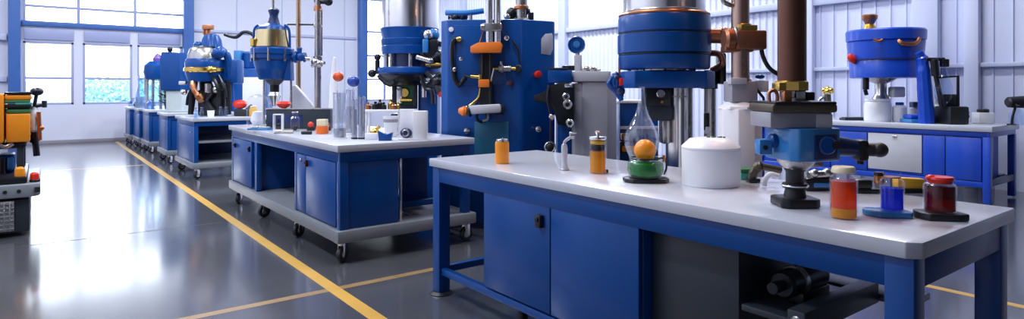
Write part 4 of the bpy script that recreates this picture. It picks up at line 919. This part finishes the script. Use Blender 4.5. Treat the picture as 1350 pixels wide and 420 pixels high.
def flask():
    F = on(846, 222, ZT); S = F.s; Z = F.z; GLASS = glass('flask_glass', (0.96, 0.97, 1.0), 0.07, 0.9)
    t = fthing(F, 'flask', 'tall clear teardrop flask with thin neck behind the green bowl', 'flask')
    def R(px): return px*S
    PB(GLASS).vessel([(0, .004), (R(12), .004), (R(17), Z(205)), (R(22), Z(193)), (R(23), Z(183)), (R(21), Z(173)), (R(15), Z(162)), (R(9), Z(150)), (R(5.5), Z(138)), (R(4), Z(126)), (R(3.6), Z(116)), (R(4.4), Z(114))], .0035, n=40).done('bulb', t)
    PB(GLASS).lathe([(0, 0), (R(14), 0), (R(14), .003), (R(4), .004), (0, .004)]).done('foot', t)
    PB(GLASS).cyl((0, 0, Z(116)), (0, 0, Z(200)), .005, n=12).done('inner_tube', t)
flask()

def amber_jar():
    F = on(788, 228, ZT); S = F.s; Z = F.z; R = 11.5*S
    t = fthing(F, 'jar', 'clear straight jar of amber liquid with metal knob standing on front worktop', 'jar')
    PB(GLASS).vessel([(0, 0), (R*1.0, 0), (R*1.02, .006), (R, .012), (R, Z(182))], .003).done('glass_body', t)
    PB(LQ_YE).lathe([(0, .006), (R-.005, .006), (R-.005, Z(199)), (0, Z(199))]).done('liquid', t)
    PB(IRON).cyl((0, 0, Z(198)), (0, 0, Z(190)), R*.80, bev=.004).m(YELLOW).cyl((0, 0, Z(190)), (0, 0, Z(184)), R*.85, bev=.006).done('plug', t)
    PB(CHROME).lathe([(R*.85, Z(184)), (R*1.03, Z(182)), (R*1.0, Z(180)), (R*.2, Z(179)), (R*.18, Z(177)), (R*.34, Z(174)), (R*.2, Z(172)), (0, Z(172))]).done('lid', t)
amber_jar()
def yellow_can():
    F = on(662, 215, ZT); S = F.s; Z = F.z; R = 9.2*S
    t = fthing(F, 'canister', 'plain yellow orange canister with metal rim at the far end of front worktop', 'canister')
    PB(AMBER).lathe([(0, 0), (R*.97, 0), (R, .004), (R, Z(189)), (R*.94, Z(186.5)), (0, Z(186.5))]).done('body', t)
    PB(CHROME).lathe([(R*.78, Z(186.6)), (R*.84, Z(186)), (R*.84, Z(183.5)), (R*.74, Z(183)), (R*.70, Z(185)), (0, Z(185))]).tube([(-R*.5, 0, Z(184.8)), (0, 0, Z(182.8)), (R*.5, 0, Z(184.8))], .003).done('lid', t)
yellow_can()
def glass_tap():
    F = on(744, 224, ZT); S = F.s; Z = F.z
    t = fthing(F, 'glass_tap', 'small clear glass tap with bent spout between yellow canister and amber jar', 'tap')
    W = mat('milky_glass', (.75, .76, .84), .12, trans=.45)
    PB(W).lathe([(0, 0), (.026, 0), (.028, .006), (.020, .016), (.016, .05), (.019, Z(196)), (.015, Z(190)), (0, Z(189))]).done('body', t)
    PB(W).tube([(0, 0, Z(192)), (X_(F, 745), 0, Z(186)), (X_(F, 751), 0, Z(181.5)), (X_(F, 757), 0, Z(181))], .009).done('spout', t)
    PB(CHROME).cyl((X_(F, 752), 0, Z(182)), (X_(F, 752), 0, Z(175)), .006).bx(X_(F, 750), X_(F, 760), -.006, .006, Z(176), Z(174), .003).done('tap_lever', t)
def X_(F, px): return F.x(px)
glass_tap()
F = on(799, 227, ZT)
tag(PB(IRON).lathe([(0, 0), (.012, 0), (.014, .008), (.010, .016), (0, .018)]).done('stopper', None, F.loc, 0), 'small dark round stopper lying on worktop near the glass bowl', 'stopper')
# clutter along the far edge of the front worktop
F = on(1003, 240, ZT); X, Z = F.x, F.z
t = fthing(F, 'clamp_tool', 'olive brown bent clamp tool behind the black press post', 'tool')
PB(OLIVE).tube([(X(990), 0, .006), (X(993), 0, Z(228)), (X(999), 0, Z(220)), (X(1003), -.01, Z(218))], [.018, .022, .026, .024]).tube([(X(1003), 0, Z(219)), (X(1018), .02, Z(222)), (X(1032), .03, Z(225))], .018).m(IRON).bx(X(985), X(1000), -.03, .03, 0, .02, .006).done('body', t)
F = on(1017, 246, ZT); X, Z = F.x, F.z
t = PB(PAPER); a = []
for k in range(11): a.append((X(1017)+.034*math.cos(PI-k*PI*.5/10*1.15), .055*math.sin(k*PI*.5/10*1.15)))
t.tube([(x, 0, z+.004) for x, z in a]+[(X(1026), 0, .05)], .012)
tag(t.done('paper_arch', None, F.loc, F.rz), 'curled white paper strip standing behind the black press post', 'paper')
F = on(984, 236, ZT); X, Z = F.x, F.z
t = fthing(F, 'case', 'small aqua green case behind the white tub', 'case')
PB(AQUA).bx(X(974), X(996), -.03, .05, 0, .035, .006).done('body', t); PB(GREEN).bx(X(974), X(996), -.03, .05, .036, .055, .006).done('lid', t)
F = on(1080, 251, ZT); X, Z = F.x, F.z
t = fthing(F, 'motor_box', 'low black motor box with blue band behind the orange bottle', 'motor')
PB(IRON).bx(X(1060), X(1098), -.02, .10, 0, Z(234), .008).m(STEEL).cyl((X(1066), -.0, Z(231)), (X(1096), .0, Z(229)), .018).sph((X(1072), -.01, Z(228)), .02).sph((X(1090), .0, Z(228)), .022).done('body', t)
PB(SKYB).bx(X(1070), X(1094), -.026, -.018, Z(246), Z(240), .003).done('band', t)
F = on(1172, 255, ZT); X, Z = F.x, F.z
t = fthing(F, 'instrument_case', 'yellow and black instrument case lying behind the blue and red bottles', 'case')
PB(IRON).bx(X(1128), X(1222), -.012, .05, 0, .022, .006).bx(X(1126), X(1150), -.01, .05, .02, Z(236), .012).done('tray', t)
PB(YELLOW).prism([(X(1184), Z(250)), (X(1214), Z(252)), (X(1220), Z(246)), (X(1221), Z(236)), (X(1184), Z(234))], .0, .045, .006, XZ(0)).done('body', t)
F = on(1159, 249, ZT); 
PBt = fthing(Fr(1159, F.d, ZT+.024), 'pot', 'tiny brown pot with metal lid resting on the black instrument case', 'pot')
PB(COPPER).lathe([(0, .0), (.019, 0), (.021, .006), (.021, .038), (0, .038)]).done('body', PBt); PB(IRON).lathe([(.021, .0385), (.024, .04), (.022, .055), (0, .056)]).done('lid', PBt)

# --- middle bench
def onm(px, py): return on(px, py, ZM)
def cylinder(px, py, ptop, wpx, label, band, fill):
    F = onm(px, py); R = F.w(wpx)/2; H = F.z(ptop)
    t = fthing(F, 'measuring_cylinder', label, 'cylinder', None)
    PB(GLASSM).vessel([(0, 0), (R, 0), (R, .006), (R, H*.97), (R*1.06, H)], .003, n=28).done('glass_body', t)
    q = PB(GLASSM)
    for k in range(2): q.cyl(((k-.5)*R*.7, 0, .016), ((k-.5)*R*1.0, .3*R, H*1.05), .005, n=8)
    q.done('pipette', t)
    if band: PB(BLACK).cyl((0, 0, .0), (0, 0, .012), R*1.15, n=8).done('foot', t)
    else: PB(WHITE).cyl((0, 0, .0), (0, 0, .008), R*1.12, n=28).done('foot', t)
    PB(LQ_CL).lathe([(0, .014), (R-.0045, .014), (R-.0045, H*fill), (0, H*fill)]).done('liquid', t)
cylinder(448, 182, 122, 17, 'wide clear measuring cylinder with white foot at the bench corner', False, .22)
cylinder(462, 176, 118, 12, 'clear measuring cylinder behind the wide white footed one', False, .62)
cylinder(467.2, 183, 131, 7.5, 'slim cylinder with black foot beside the wide white footed one', True, .75)
cylinder(477, 183, 127, 9.2, 'thicker slim cylinder with black foot beside the white shelf', True, .80)
def ball_flask(px, py, pball, rpx, m, label):
    F = onm(px, py); r = F.w(rpx); z = F.z(pball)
    t = fthing(F, 'ball_flask', label, 'flask')
    PB(GLASS).lathe([(.035, 0), (.035, .004), (.006, .012), (.005, z-r*1.0), (0, z-r*1.0)], n=16).done('stem', t)
    PB(m).sph((0, 0, z), r, (1.1, 1, 1)).done('ball', t)
ball_flask(446, 166, 101, 6.5, mat('orange_red_glass', (.80, .10, .02), .2), 'orange red ball on thin glass stem above the measuring cylinders')
ball_flask(466, 167, 107, 7.5, mat('deep_blue_glass', (.02, .06, .32), .2), 'deep blue ball on thin glass stem above the measuring cylinders')
F = onm(441, 161); X, Z = F.x, F.z
t = fthing(F, 'cone_funnel', 'tall white paper cone behind the orange red ball', 'funnel')
PB(PAPER).lathe([(F.w(8), 0), (F.w(8), .01), (F.w(6), Z(112)), (F.w(2), Z(76)), (0, Z(75))], n=24).done('cone', t)
def white_shelf():
    F = onm(502, 178); X, Z = F.x, F.z
    t = fthing(F, 'bottle_shelf', 'narrow white shelf on legs holding tiny bottles beside glass cylinders', 'shelf')
    zs = Z(148)
    PB(WHITE).bx(X(481), X(527), -.07, .10, zs, zs+.028, .008).done('shelf_board', t)
    for (px, y) in ((484, -.05), (484, .08), (524, .08)): PB(WHITE).bx(X(px)-.012, X(px)+.012, y-.012, y+.012, 0, zs, .003).done('leg', t)
    for k, (px, m, r, h) in enumerate(((485, COPPER, .020, .05), (489, STEEL, .018, .04), (495, IRON, .024, .055), (500, IRON, .022, .07), (506, IRON, .022, .05), (514, BRASS, .022, .07), (519, COPPER, .024, .045), (524, BRASS, .015, .05))):
        r *= 1.15; h *= 1.35
        x, y = F.loc[0]+CY*X(px)+SY*(.0+.03*(k % 2)), F.loc[1]-SY*X(px)+CY*(.0+.03*(k % 2))
        o = PB(m).lathe([(0, 0), (r, 0), (r, h*.6), (r*.5, h*.75), (r*.5, h), (0, h)], n=14).done('vial', None, (x, y, F.zb+zs+.0285))
        tag(o, ('small dark vial standing in the row on narrow white shelf' if m is IRON else 'tiny metal coloured vial standing in the row on narrow white shelf'), 'vial', 'dark vials on the white shelf' if m is IRON else 'metal vials on the white shelf')
white_shelf()
def cup(px, py, ptop, w0, w1, m, name, label, band=None):
    F = onm(px, py); H = F.z(ptop); a, b = F.w(w0)/2, F.w(w1)/2
    t = fthing(F, name, label, 'cup')
    PB(m).vessel([(0, 0), (a, 0), (a*1.02, .004), (b, H)], .004, n=24).done('body', t)
    if band: PB(band).lathe([(a*1.03+(b-a)*.62, H*.70), (a*1.05+(b-a)*.75, H*.86)], n=24).done('band', t)
cup(515, 180, 153, 15, 20, WHITE, 'cup', 'white tapered cup with grey band under the narrow white shelf', GREY)
F = onm(508, 185); X, Z = F.x, F.z
tag(PB(BLUE).prism([(X(500), Z(185)), (X(516), Z(185)), (X(518), Z(174)), (X(510), Z(177)), (X(499), Z(172))], -.03, .03, .004, XZ(0)).done('blue_box', None, F.loc, F.rz), 'small blue open box in front of the white tapered cup', 'box')
F = onm(494, 179); tag(PB(BRASS).sph((0, 0, .035), .038, (1.1, .9, .9)).bx(-.05, .05, -.02, .02, 0, .03, .006).cyl((.0, 0, .05), (.045, 0, .085), .018).done('brass_fitting', None, F.loc, F.rz), 'lumpy brass fitting beside the small blue box', 'fitting')
F = onm(490, 184); tag(PB(PAPER).bx(-.055, .05, -.02, .02, 0, .055, .004).done('paper_block', None, F.loc, F.rz), 'white paper block at the bench edge beside the brass fitting', 'paper')
F = onm(554, 184); X, Z = F.x, F.z
t = fthing(F, 'white_stand', 'white box stand with open side niche at the bench end', 'stand')
PB(WHITE).bx(X(545.5), X(563), -.05, .06, 0, Z(146), .004).done('front_box', t); PB(PAPER).bx(X(526), X(545), .03, .06, 0, Z(144), .004).done('side_panel', t)
PB(WHITE).bx(X(526), X(545), -.045, .028, 0, .012, .003).done('foot_plate', t)
F = Fr(535.5, 5.325, ZM+.0015); tag(PB(NAVY).sph((0, -.006, .045), .045, (1.15, .6, .95)).m(STEEL).ring((0, -.03, .045), .025, .007, (0, 1, 0)).done('coil', None, (F.loc[0], F.loc[1], F.zb+.013), F.rz), 'dark blue coil sitting in the white stand niche', 'coil')
# orange jar with cream lid and neighbours
F = onm(425, 176); R = F.w(8); H = F.z(157)
t = fthing(F, 'jar', 'little orange jar with cream lid on the bench edge', 'jar')
PB(mat('orange_paste', (.85, .16, .02), .3)).lathe([(0, 0), (R*.95, 0), (R, .004), (R, H*.50), (R*.9, H*.53), (0, H*.53)]).done('body', t)
PB(CREAM).bx(-R*.75, R*.75, -R*.75, R*.75, H*.54, H, .004).done('lid', t)
for (px, py, m, lab) in ((410, 172, RED, 'small red dial on black block beside the orange jar'), (431, 172, COPPER, 'round copper knob on black block behind the orange jar')):
    F = onm(px, py); t = fthing(F, 'dial_block', lab, 'dial')
    PB(BLACK).bx(-.04, .04, -.02, .02, 0, .04, .006).done('body', t); PB(m).sph((0, -.01, .062), .030).done('dial', t)
def jar(px, py, ptop, w, label, square=False):
    F = onm(px, py); R = F.w(w)/2; H = F.z(ptop)
    t = fthing(F, 'glass_jar', label, 'jar')
    if square:
        p = PB(WHITE)
        for sx in (-1, 1): p.bx(sx*R-.008 if sx > 0 else -R, R if sx > 0 else -R+.008, -.03, .03, 0, H, .003)
        p.bx(-R, R, -.03, .03, 0, .01, .003).bx(-R, R, -.03, .03, H-.012, H, .003); p.done('frame', t)
        PB(IRON).sph((0, 0, .055), R*.55).cyl((0, 0, .06), (0, 0, .12), .012).done('contents', t)
    else:
        PB(GLASS).vessel([(0, 0), (R, 0), (R, H*.7), (R*.6, H*.82), (R*.6, H)], .003, n=20).done('glass_body', t)
        PB(STEEL).cyl((0, 0, H), (0, 0, H+.015), R*.7, bev=.003).done('lid', t); PB(IRON).sph((0, 0, R*.7), R*.6).done('contents', t)
jar(367, 172, 150, 12, 'open white framed jar on the wheeled workbench edge', True)
jar(389, 172.5, 149, 12, 'clear glass jar with metal lid beside the white framed one')
F = onm(343, 171); tag(PB(SKYB).prism([(-.12, -.05), (.10, -.06), (.13, .03), (-.08, .05)], 0, .018, .004).m(STEEL).cyl((-.1, 0, .026), (.11, -.01, .026), .008).done('tool_pouch', None, F.loc, F.rz), 'flat blue tool pouch with steel rod on the wheeled workbench', 'pouch')
F = onm(374, 176); tag(PB(STEEL).bx(-.09, .09, -.02, .02, 0, .014, .004).cyl((-.08, 0, .02), (.09, 0, .02), .01).done('steel_tool', None, F.loc, F.rz), 'short steel tool lying flat before the white framed jar', 'tool')
F = onm(404, 177); tag(PB(IRON).cyl((-.05, 0, .016), (.05, .01, .016), .016, bev=.004).done('black_weight', None, F.loc, F.rz), 'short black cylindrical weight lying near the orange jar', 'weight')
F = onm(395, 169.6); X, Z = F.x, F.z
t = fthing(F, 'trough', 'long dark trough across the bench under the mixing vessel', 'trough')
PB(GREYD).bx(X(352), X(436), -.03, .09, 0, Z(144), .01).m(NAVY).bx(X(356), X(400), -.034, -.031, Z(164), Z(150), .002).m(GREYD).done('body', t); PB(STEEL).bx(X(351), X(437), -.035, .095, Z(144), Z(142.6), .003).done('rim', t)
F2 = Fr(374, F.d, F.zb); zz = F.z(142.5)
tag(PB(RED).lathe([(.02, 0), (.05, .012), (.085, .05), (.06, .075), (0, .08)], n=18).done('red_cap', None, (F2.loc[0], F2.loc[1], F.zb+zz)), 'bright red cap lying on top of the dark trough', 'cap')
F = Fr(399, 7.42, ZM+.001); X, Z = F.x, F.z
t = fthing(F, 'paper_bag', 'crumpled white paper bag behind the stand pipes', 'bag')
PB(PAPER).prism([(X(382), 0), (X(412), 0), (X(413), Z(140)), (X(403), Z(128)), (X(388), Z(111)), (X(382), Z(115)), (X(380), Z(138))], .0, .09, .02, XZ(0)).done('body', t)
F = onm(340, 164.4); X, Z = F.x, F.z
t = fthing(F, 'glass_dome', 'clear glass bell jar with white lining at the far end of wheeled workbench', 'jar')
PB(GLASS).lathe([(.13, 0), (.13, Z(135)), (.10, Z(128)), (.02, Z(124)), (0, Z(124))], n=28).done('glass_body', t); PB(PAPER).lathe([(.06, 0), (.085, .05), (.06, .16), (0, .17)], n=18).done('contents', t)
# --- things on the open shelved bench
def small(px, py, name, label, cat, fn, grp=None):
    F = onm(px, py); t = fthing(F, name, label, cat, grp); fn(t, F); return t
small(334, 153.2, 'jar', 'yellow jar with paler lid at the end of open shelved bench', 'jar', lambda t, F: (PB(YELLOW).lathe([(0, 0), (.055, 0), (.06, .01), (.06, .12), (.05, .135), (0, .135)]).done('body', t), PB(CREAM).cyl((0, 0, .136), (0, 0, .17), .05, bev=.006).done('lid', t)))
small(318, 152.9, 'pump', 'small black pump with red top beside the domed machine', 'pump', lambda t, F: (PB(BLACK).bx(-.10, .15, -.06, .06, 0, .11, .02).cyl((.1, 0, .1), (.18, 0, .16), .04).done('body', t), PB(RED).sph((-.02, 0, .19), .09, (1.3, .9, .8)).done('red_top', t)))
small(278, 154, 'cup', 'white cup on the open shelved bench before the domed machine', 'cup', lambda t, F: PB(WHITE).vessel([(0, 0), (.045, 0), (.055, .10)], .004, n=20).done('body', t))
for px, py, lab in ((258, 155.5, 'clear vial near the corner of open shelved bench'), (266, 154, 'clear vial before the copper spout of domed machine'), (291, 153.3, 'clear vial beside white cup on open shelved bench'), (298, 153.2, 'clear vial beside the black pump with red top')):
    small(px, py, 'vial', lab, 'vial', lambda t, F: (PB(GLASSB).vessel([(0, 0), (.03, 0), (.03, .09), (.018, .11), (.018, .14)], .003, n=14).done('glass_body', t), PB(STEEL).cyl((0, 0, .14), (0, 0, .155), .02).done('cap', t)))
# --- things on the dark benches near the window wall
small(226, 143.0, 'bottle', 'slim yellow green bottle beside the glass case on short bench', 'bottle', lambda t, F: PB(mat('yellow_green', (.6, .65, .05), .4)).lathe([(0, 0), (.07, 0), (.075, .12), (.03, .2), (.03, .28), (0, .28)], n=16).done('body', t)) if False else None
def plant():
    F = Fr(226, 13.75, ZM+.001)
    t = fthing(F, 'potted_plant', 'dark leafy potted plant on the bench beside the blue still', 'plant')
    PB(GREYD).vessel([(0, 0), (.12, 0), (.16, .16)], .01, n=18).done('pot', t)
    g = PB(mat('dark_leaves', (.03, .09, .04), .5, var=.5)); bm = g.bm
    for k in range(260):
        a = random.random()*2*PI; r = .26*math.sqrt(random.random()); z = .14+.36*random.random()*(1-r)
        c = Vector((r*math.cos(a), r*math.sin(a), z)); d1 = Vector((math.cos(a)*.06, math.sin(a)*.06, .03)); d2 = Vector((-math.sin(a)*.03, math.cos(a)*.03, .0))
        bm.faces.new([bm.verts.new(c-d1), bm.verts.new(c+d2), bm.verts.new(c+d1), bm.verts.new(c-d2)])
    g.done('leaves', t)
plant()
def tall_bottle():
    F = Fr(185.5, 14.7, ZM+.001); t = fthing(F, 'tall_bottle', 'tall pale glass bottle on the dark bench before the window mullion', 'bottle')
    PB(GLASSB).vessel([(0, 0), (.11, 0), (.12, .1), (.12, .30), (.06, .5), (.06, .74), (.08, .76)], .006, n=22).done('glass_body', t); PB(LQ_CL).lathe([(0, .008), (.108, .008), (.112, .26), (0, .26)]).done('liquid', t)
tall_bottle()
k = 0
for (px, d, lab) in ((174.5, 15.55, 'pale glass jar standing last in the row before the window'), (181, 15.2, 'round dark flask on the last dark bench'), (191.5, 15.2, 'low clear jar behind tall pale bottle'), (199, 13.5, 'squat clear jar beneath the blue still'), (194.5, 14.3, 'pale jar between tall pale bottle and the blue still')):
    F = Fr(px, d, ZM+.001); t = fthing(F, 'glass_jar', lab, 'jar'); r = .09
    if k == 1: PB(mat('smoky_glass', (.06, .08, .14), .15)).lathe([(0, 0), (.05, 0), (.10, .07), (.06, .14), (.03, .16), (.03, .2), (0, .2)], n=18).done('body', t)
    else: PB(GLASSB).vessel([(0, 0), (r, 0), (r, .14), (r*.6, .17), (r*.6, .2)], .005, n=18).done('glass_body', t); PB(STEEL).cyl((0, 0, .2), (0, 0, .225), r*.65).done('lid', t)
    k += 1
# --- wall bench
F = Fr(1126, 8.75, ZM+.001); tag(PB(BLACK).bx(-.17, .15, -.08, .08, 0, .03, .006).m(GREYD).bx(-.15, .13, -.06, .06, .03, .042, .004).done('flat_tray', None, F.loc, F.rz), 'flat black tray on wall bench beside the white base jar', 'tray')
F = Fr(1091, 9.05, ZM+.001); X, Z = F.x, F.z
t = fthing(F, 'gold_valve', 'gold flower shaped valve on dark post at end of wall bench', 'valve')
PB(OLIVE).cyl((0, 0, 0), (0, 0, Z(124)), .055, .045, bev=.006).done('post', t)
g = PB(BRASS)
for q in range(6): g.sph((.05*math.cos(q*1.05), .05*math.sin(q*1.05), Z(120)+.015*(q % 2)), .04, n=14)
g.sph((0, 0, Z(117)), .04).done('valve_head', t)
PB(STEEL).tube([(-.05, 0, Z(128)), (-.12, 0, Z(132)), (-.14, 0, Z(150))], .025).done('side_pipe', t)
F = Fr(1186, 8.35, ZM+.001); t = fthing(F, 'bottle', 'white bottle with blue cap beside the white base jar', 'bottle')
PB(WHITE).lathe([(0, 0), (.08, 0), (.085, .01), (.085, .19), (.06, .22), (0, .22)]).done('body', t); PB(BLUE).cyl((0, 0, .221), (0, 0, .26), .05, bev=.006).done('cap', t)
F = Fr(1208, 8.6, ZM+.001); t = fthing(F, 'bottle', 'pale bottle with navy cap behind the blue plastic tray', 'bottle')
PB(GREYL).lathe([(0, 0), (.09, 0), (.095, .01), (.095, .16), (0, .18)]).done('body', t); PB(NAVY).bx(-.07, .08, -.05, .05, .181, .26, .01).done('cap', t)
F = Fr(1296, 7.85, ZM+.001); t = fthing(F, 'canister', 'white square canister with black cap near the end of wall bench', 'canister')
PB(WHITE).bx(-.10, .10, -.07, .07, 0, .14, .012).done('body', t); PB(BLACK).lathe([(0, .141), (.06, .141), (.065, .15), (.065, .175), (.05, .185), (0, .185)]).done('cap', t)
F = Fr(1336, 7.55, ZM+.001); X, Z = F.x, F.z
t = fthing(F, 'bench_lamp', 'black bench lamp head on blue bottle base at end of wall bench', 'lamp')
PB(GLASSB).lathe([(0, 0), (.08, 0), (.085, .01), (.085, .13), (.03, .2), (0, .2)], (.07, .03, 0), 20).done('blue_base', t)
PB(IRON).tube([(-.02, 0, .002), (-.01, 0, .1), (.02, 0, .2), (.03, 0, .27)], .014).m(BLACK).cyl((-.02, 0, .0), (-.02, 0, .012), .05).done('stem', t)
PB(BLACK).cyl((-.08, 0, .275), (.13, -.02, .28), .065, .075, bev=.02).m(STEEL).cyl((.0, -.07, .26), (.0, -.05, .26), .03).done('lamp_head', t)
# low cabinet seen through the gap behind the flask
F = Fr(828, 6.4); X, Z = F.x, F.z
t = fthing(F, 'tool_cabinet', 'low blue tool cabinet with white top behind the hydraulic press', 'cabinet')
PB(BLUE).bx(X(817), X(868), 0, .5, .04, Z(136), .01).m(NAVY).bx(X(818), X(867), .02, .48, 0, .04, 0).done('body', t); PB(WHITE).bx(X(815), X(870), -.02, .52, Z(136), Z(132), .006).done('top', t)
PB(AMBER).bx(X(819), X(836), -.06, -.002, Z(199), Z(192), .01).m(IRON).bx(X(816), X(822), -.05, -.002, Z(203), Z(186), .01).m(COPPER).bx(X(818), X(827), -.05, -.002, Z(184), Z(175), .01).done('handle', t)
PB(WHITE).bx(X(817.5), X(867), -.012, -.001, Z(170), Z(166), .003).done('trim_strip', t)

# ------------------------------------------------------------------ light
w = bpy.data.worlds.new('daylight'); SC.world = w; w.use_nodes = True
bg = w.node_tree.nodes['Background']
bg.inputs['Color'].default_value = (0.86, 0.93, 1.0, 1); bg.inputs['Strength'].default_value = 5.0

def area(name, loc, size, power, col, rot=(0, 0, 0)):
    l = bpy.data.lights.new(name, 'AREA'); l.shape = 'RECTANGLE'; l.size, l.size_y = size; l.energy = power; l.color = col
    o = bpy.data.objects.new(name, l); o.location = loc; o.rotation_euler = rot; COL.objects.link(o); return o
for x, y, pw in ((-1.2, 4.6, 150), (2.2, 4.4, 110), (7.0, 3.6, 150), (-1.2, 9.0, 120), (3.0, 9.0, 120), (7.8, 9.5, 270), (-1.2, 14.0, 150), (3.0, 14.0, 150), (7.6, 14.0, 150)):
        area('ceiling_fill', (x, y, CEIL-.06), (.5, 2.2), pw, (.90, .94, 1.0))  # added fill and key lights under the unseen ceiling, no fixtures known
area('warm_glow_fill', (3.1, 1.7, 3.3), (.3, .3), 9, (1.0, .40, .15), (0, math.radians(35), 0))  # added light giving the brown pipe a warm glow, no lamp hangs here

# ------------------------------------------------------------------ camera
cd = bpy.data.cameras.new('camera'); co = bpy.data.objects.new('camera', cd); COL.objects.link(co)
co.location = (0, 0, EYE); co.rotation_euler = (PI/2, 0, -YAW)
cd.sensor_width = 36; cd.lens = FPX/1350*36; cd.shift_x = 0.0; cd.shift_y = -(210-HZ)/1350
cd.clip_start = .05; cd.clip_end = 200
SC.camera = co
SC.view_settings.view_transform = 'Standard'; SC.view_settings.look = 'None'
SC.view_settings.exposure = 0.60; SC.view_settings.gamma = 1.0; SC.view_settings.use_curve_mapping = False
SC.cycles.max_bounces = 10; SC.cycles.transparent_max_bounces = 24
SC.cycles.caustics_reflective = False; SC.cycles.caustics_refractive = False
SC.cycles.sample_clamp_indirect = 6.0
SC.cycles.use_denoising = True
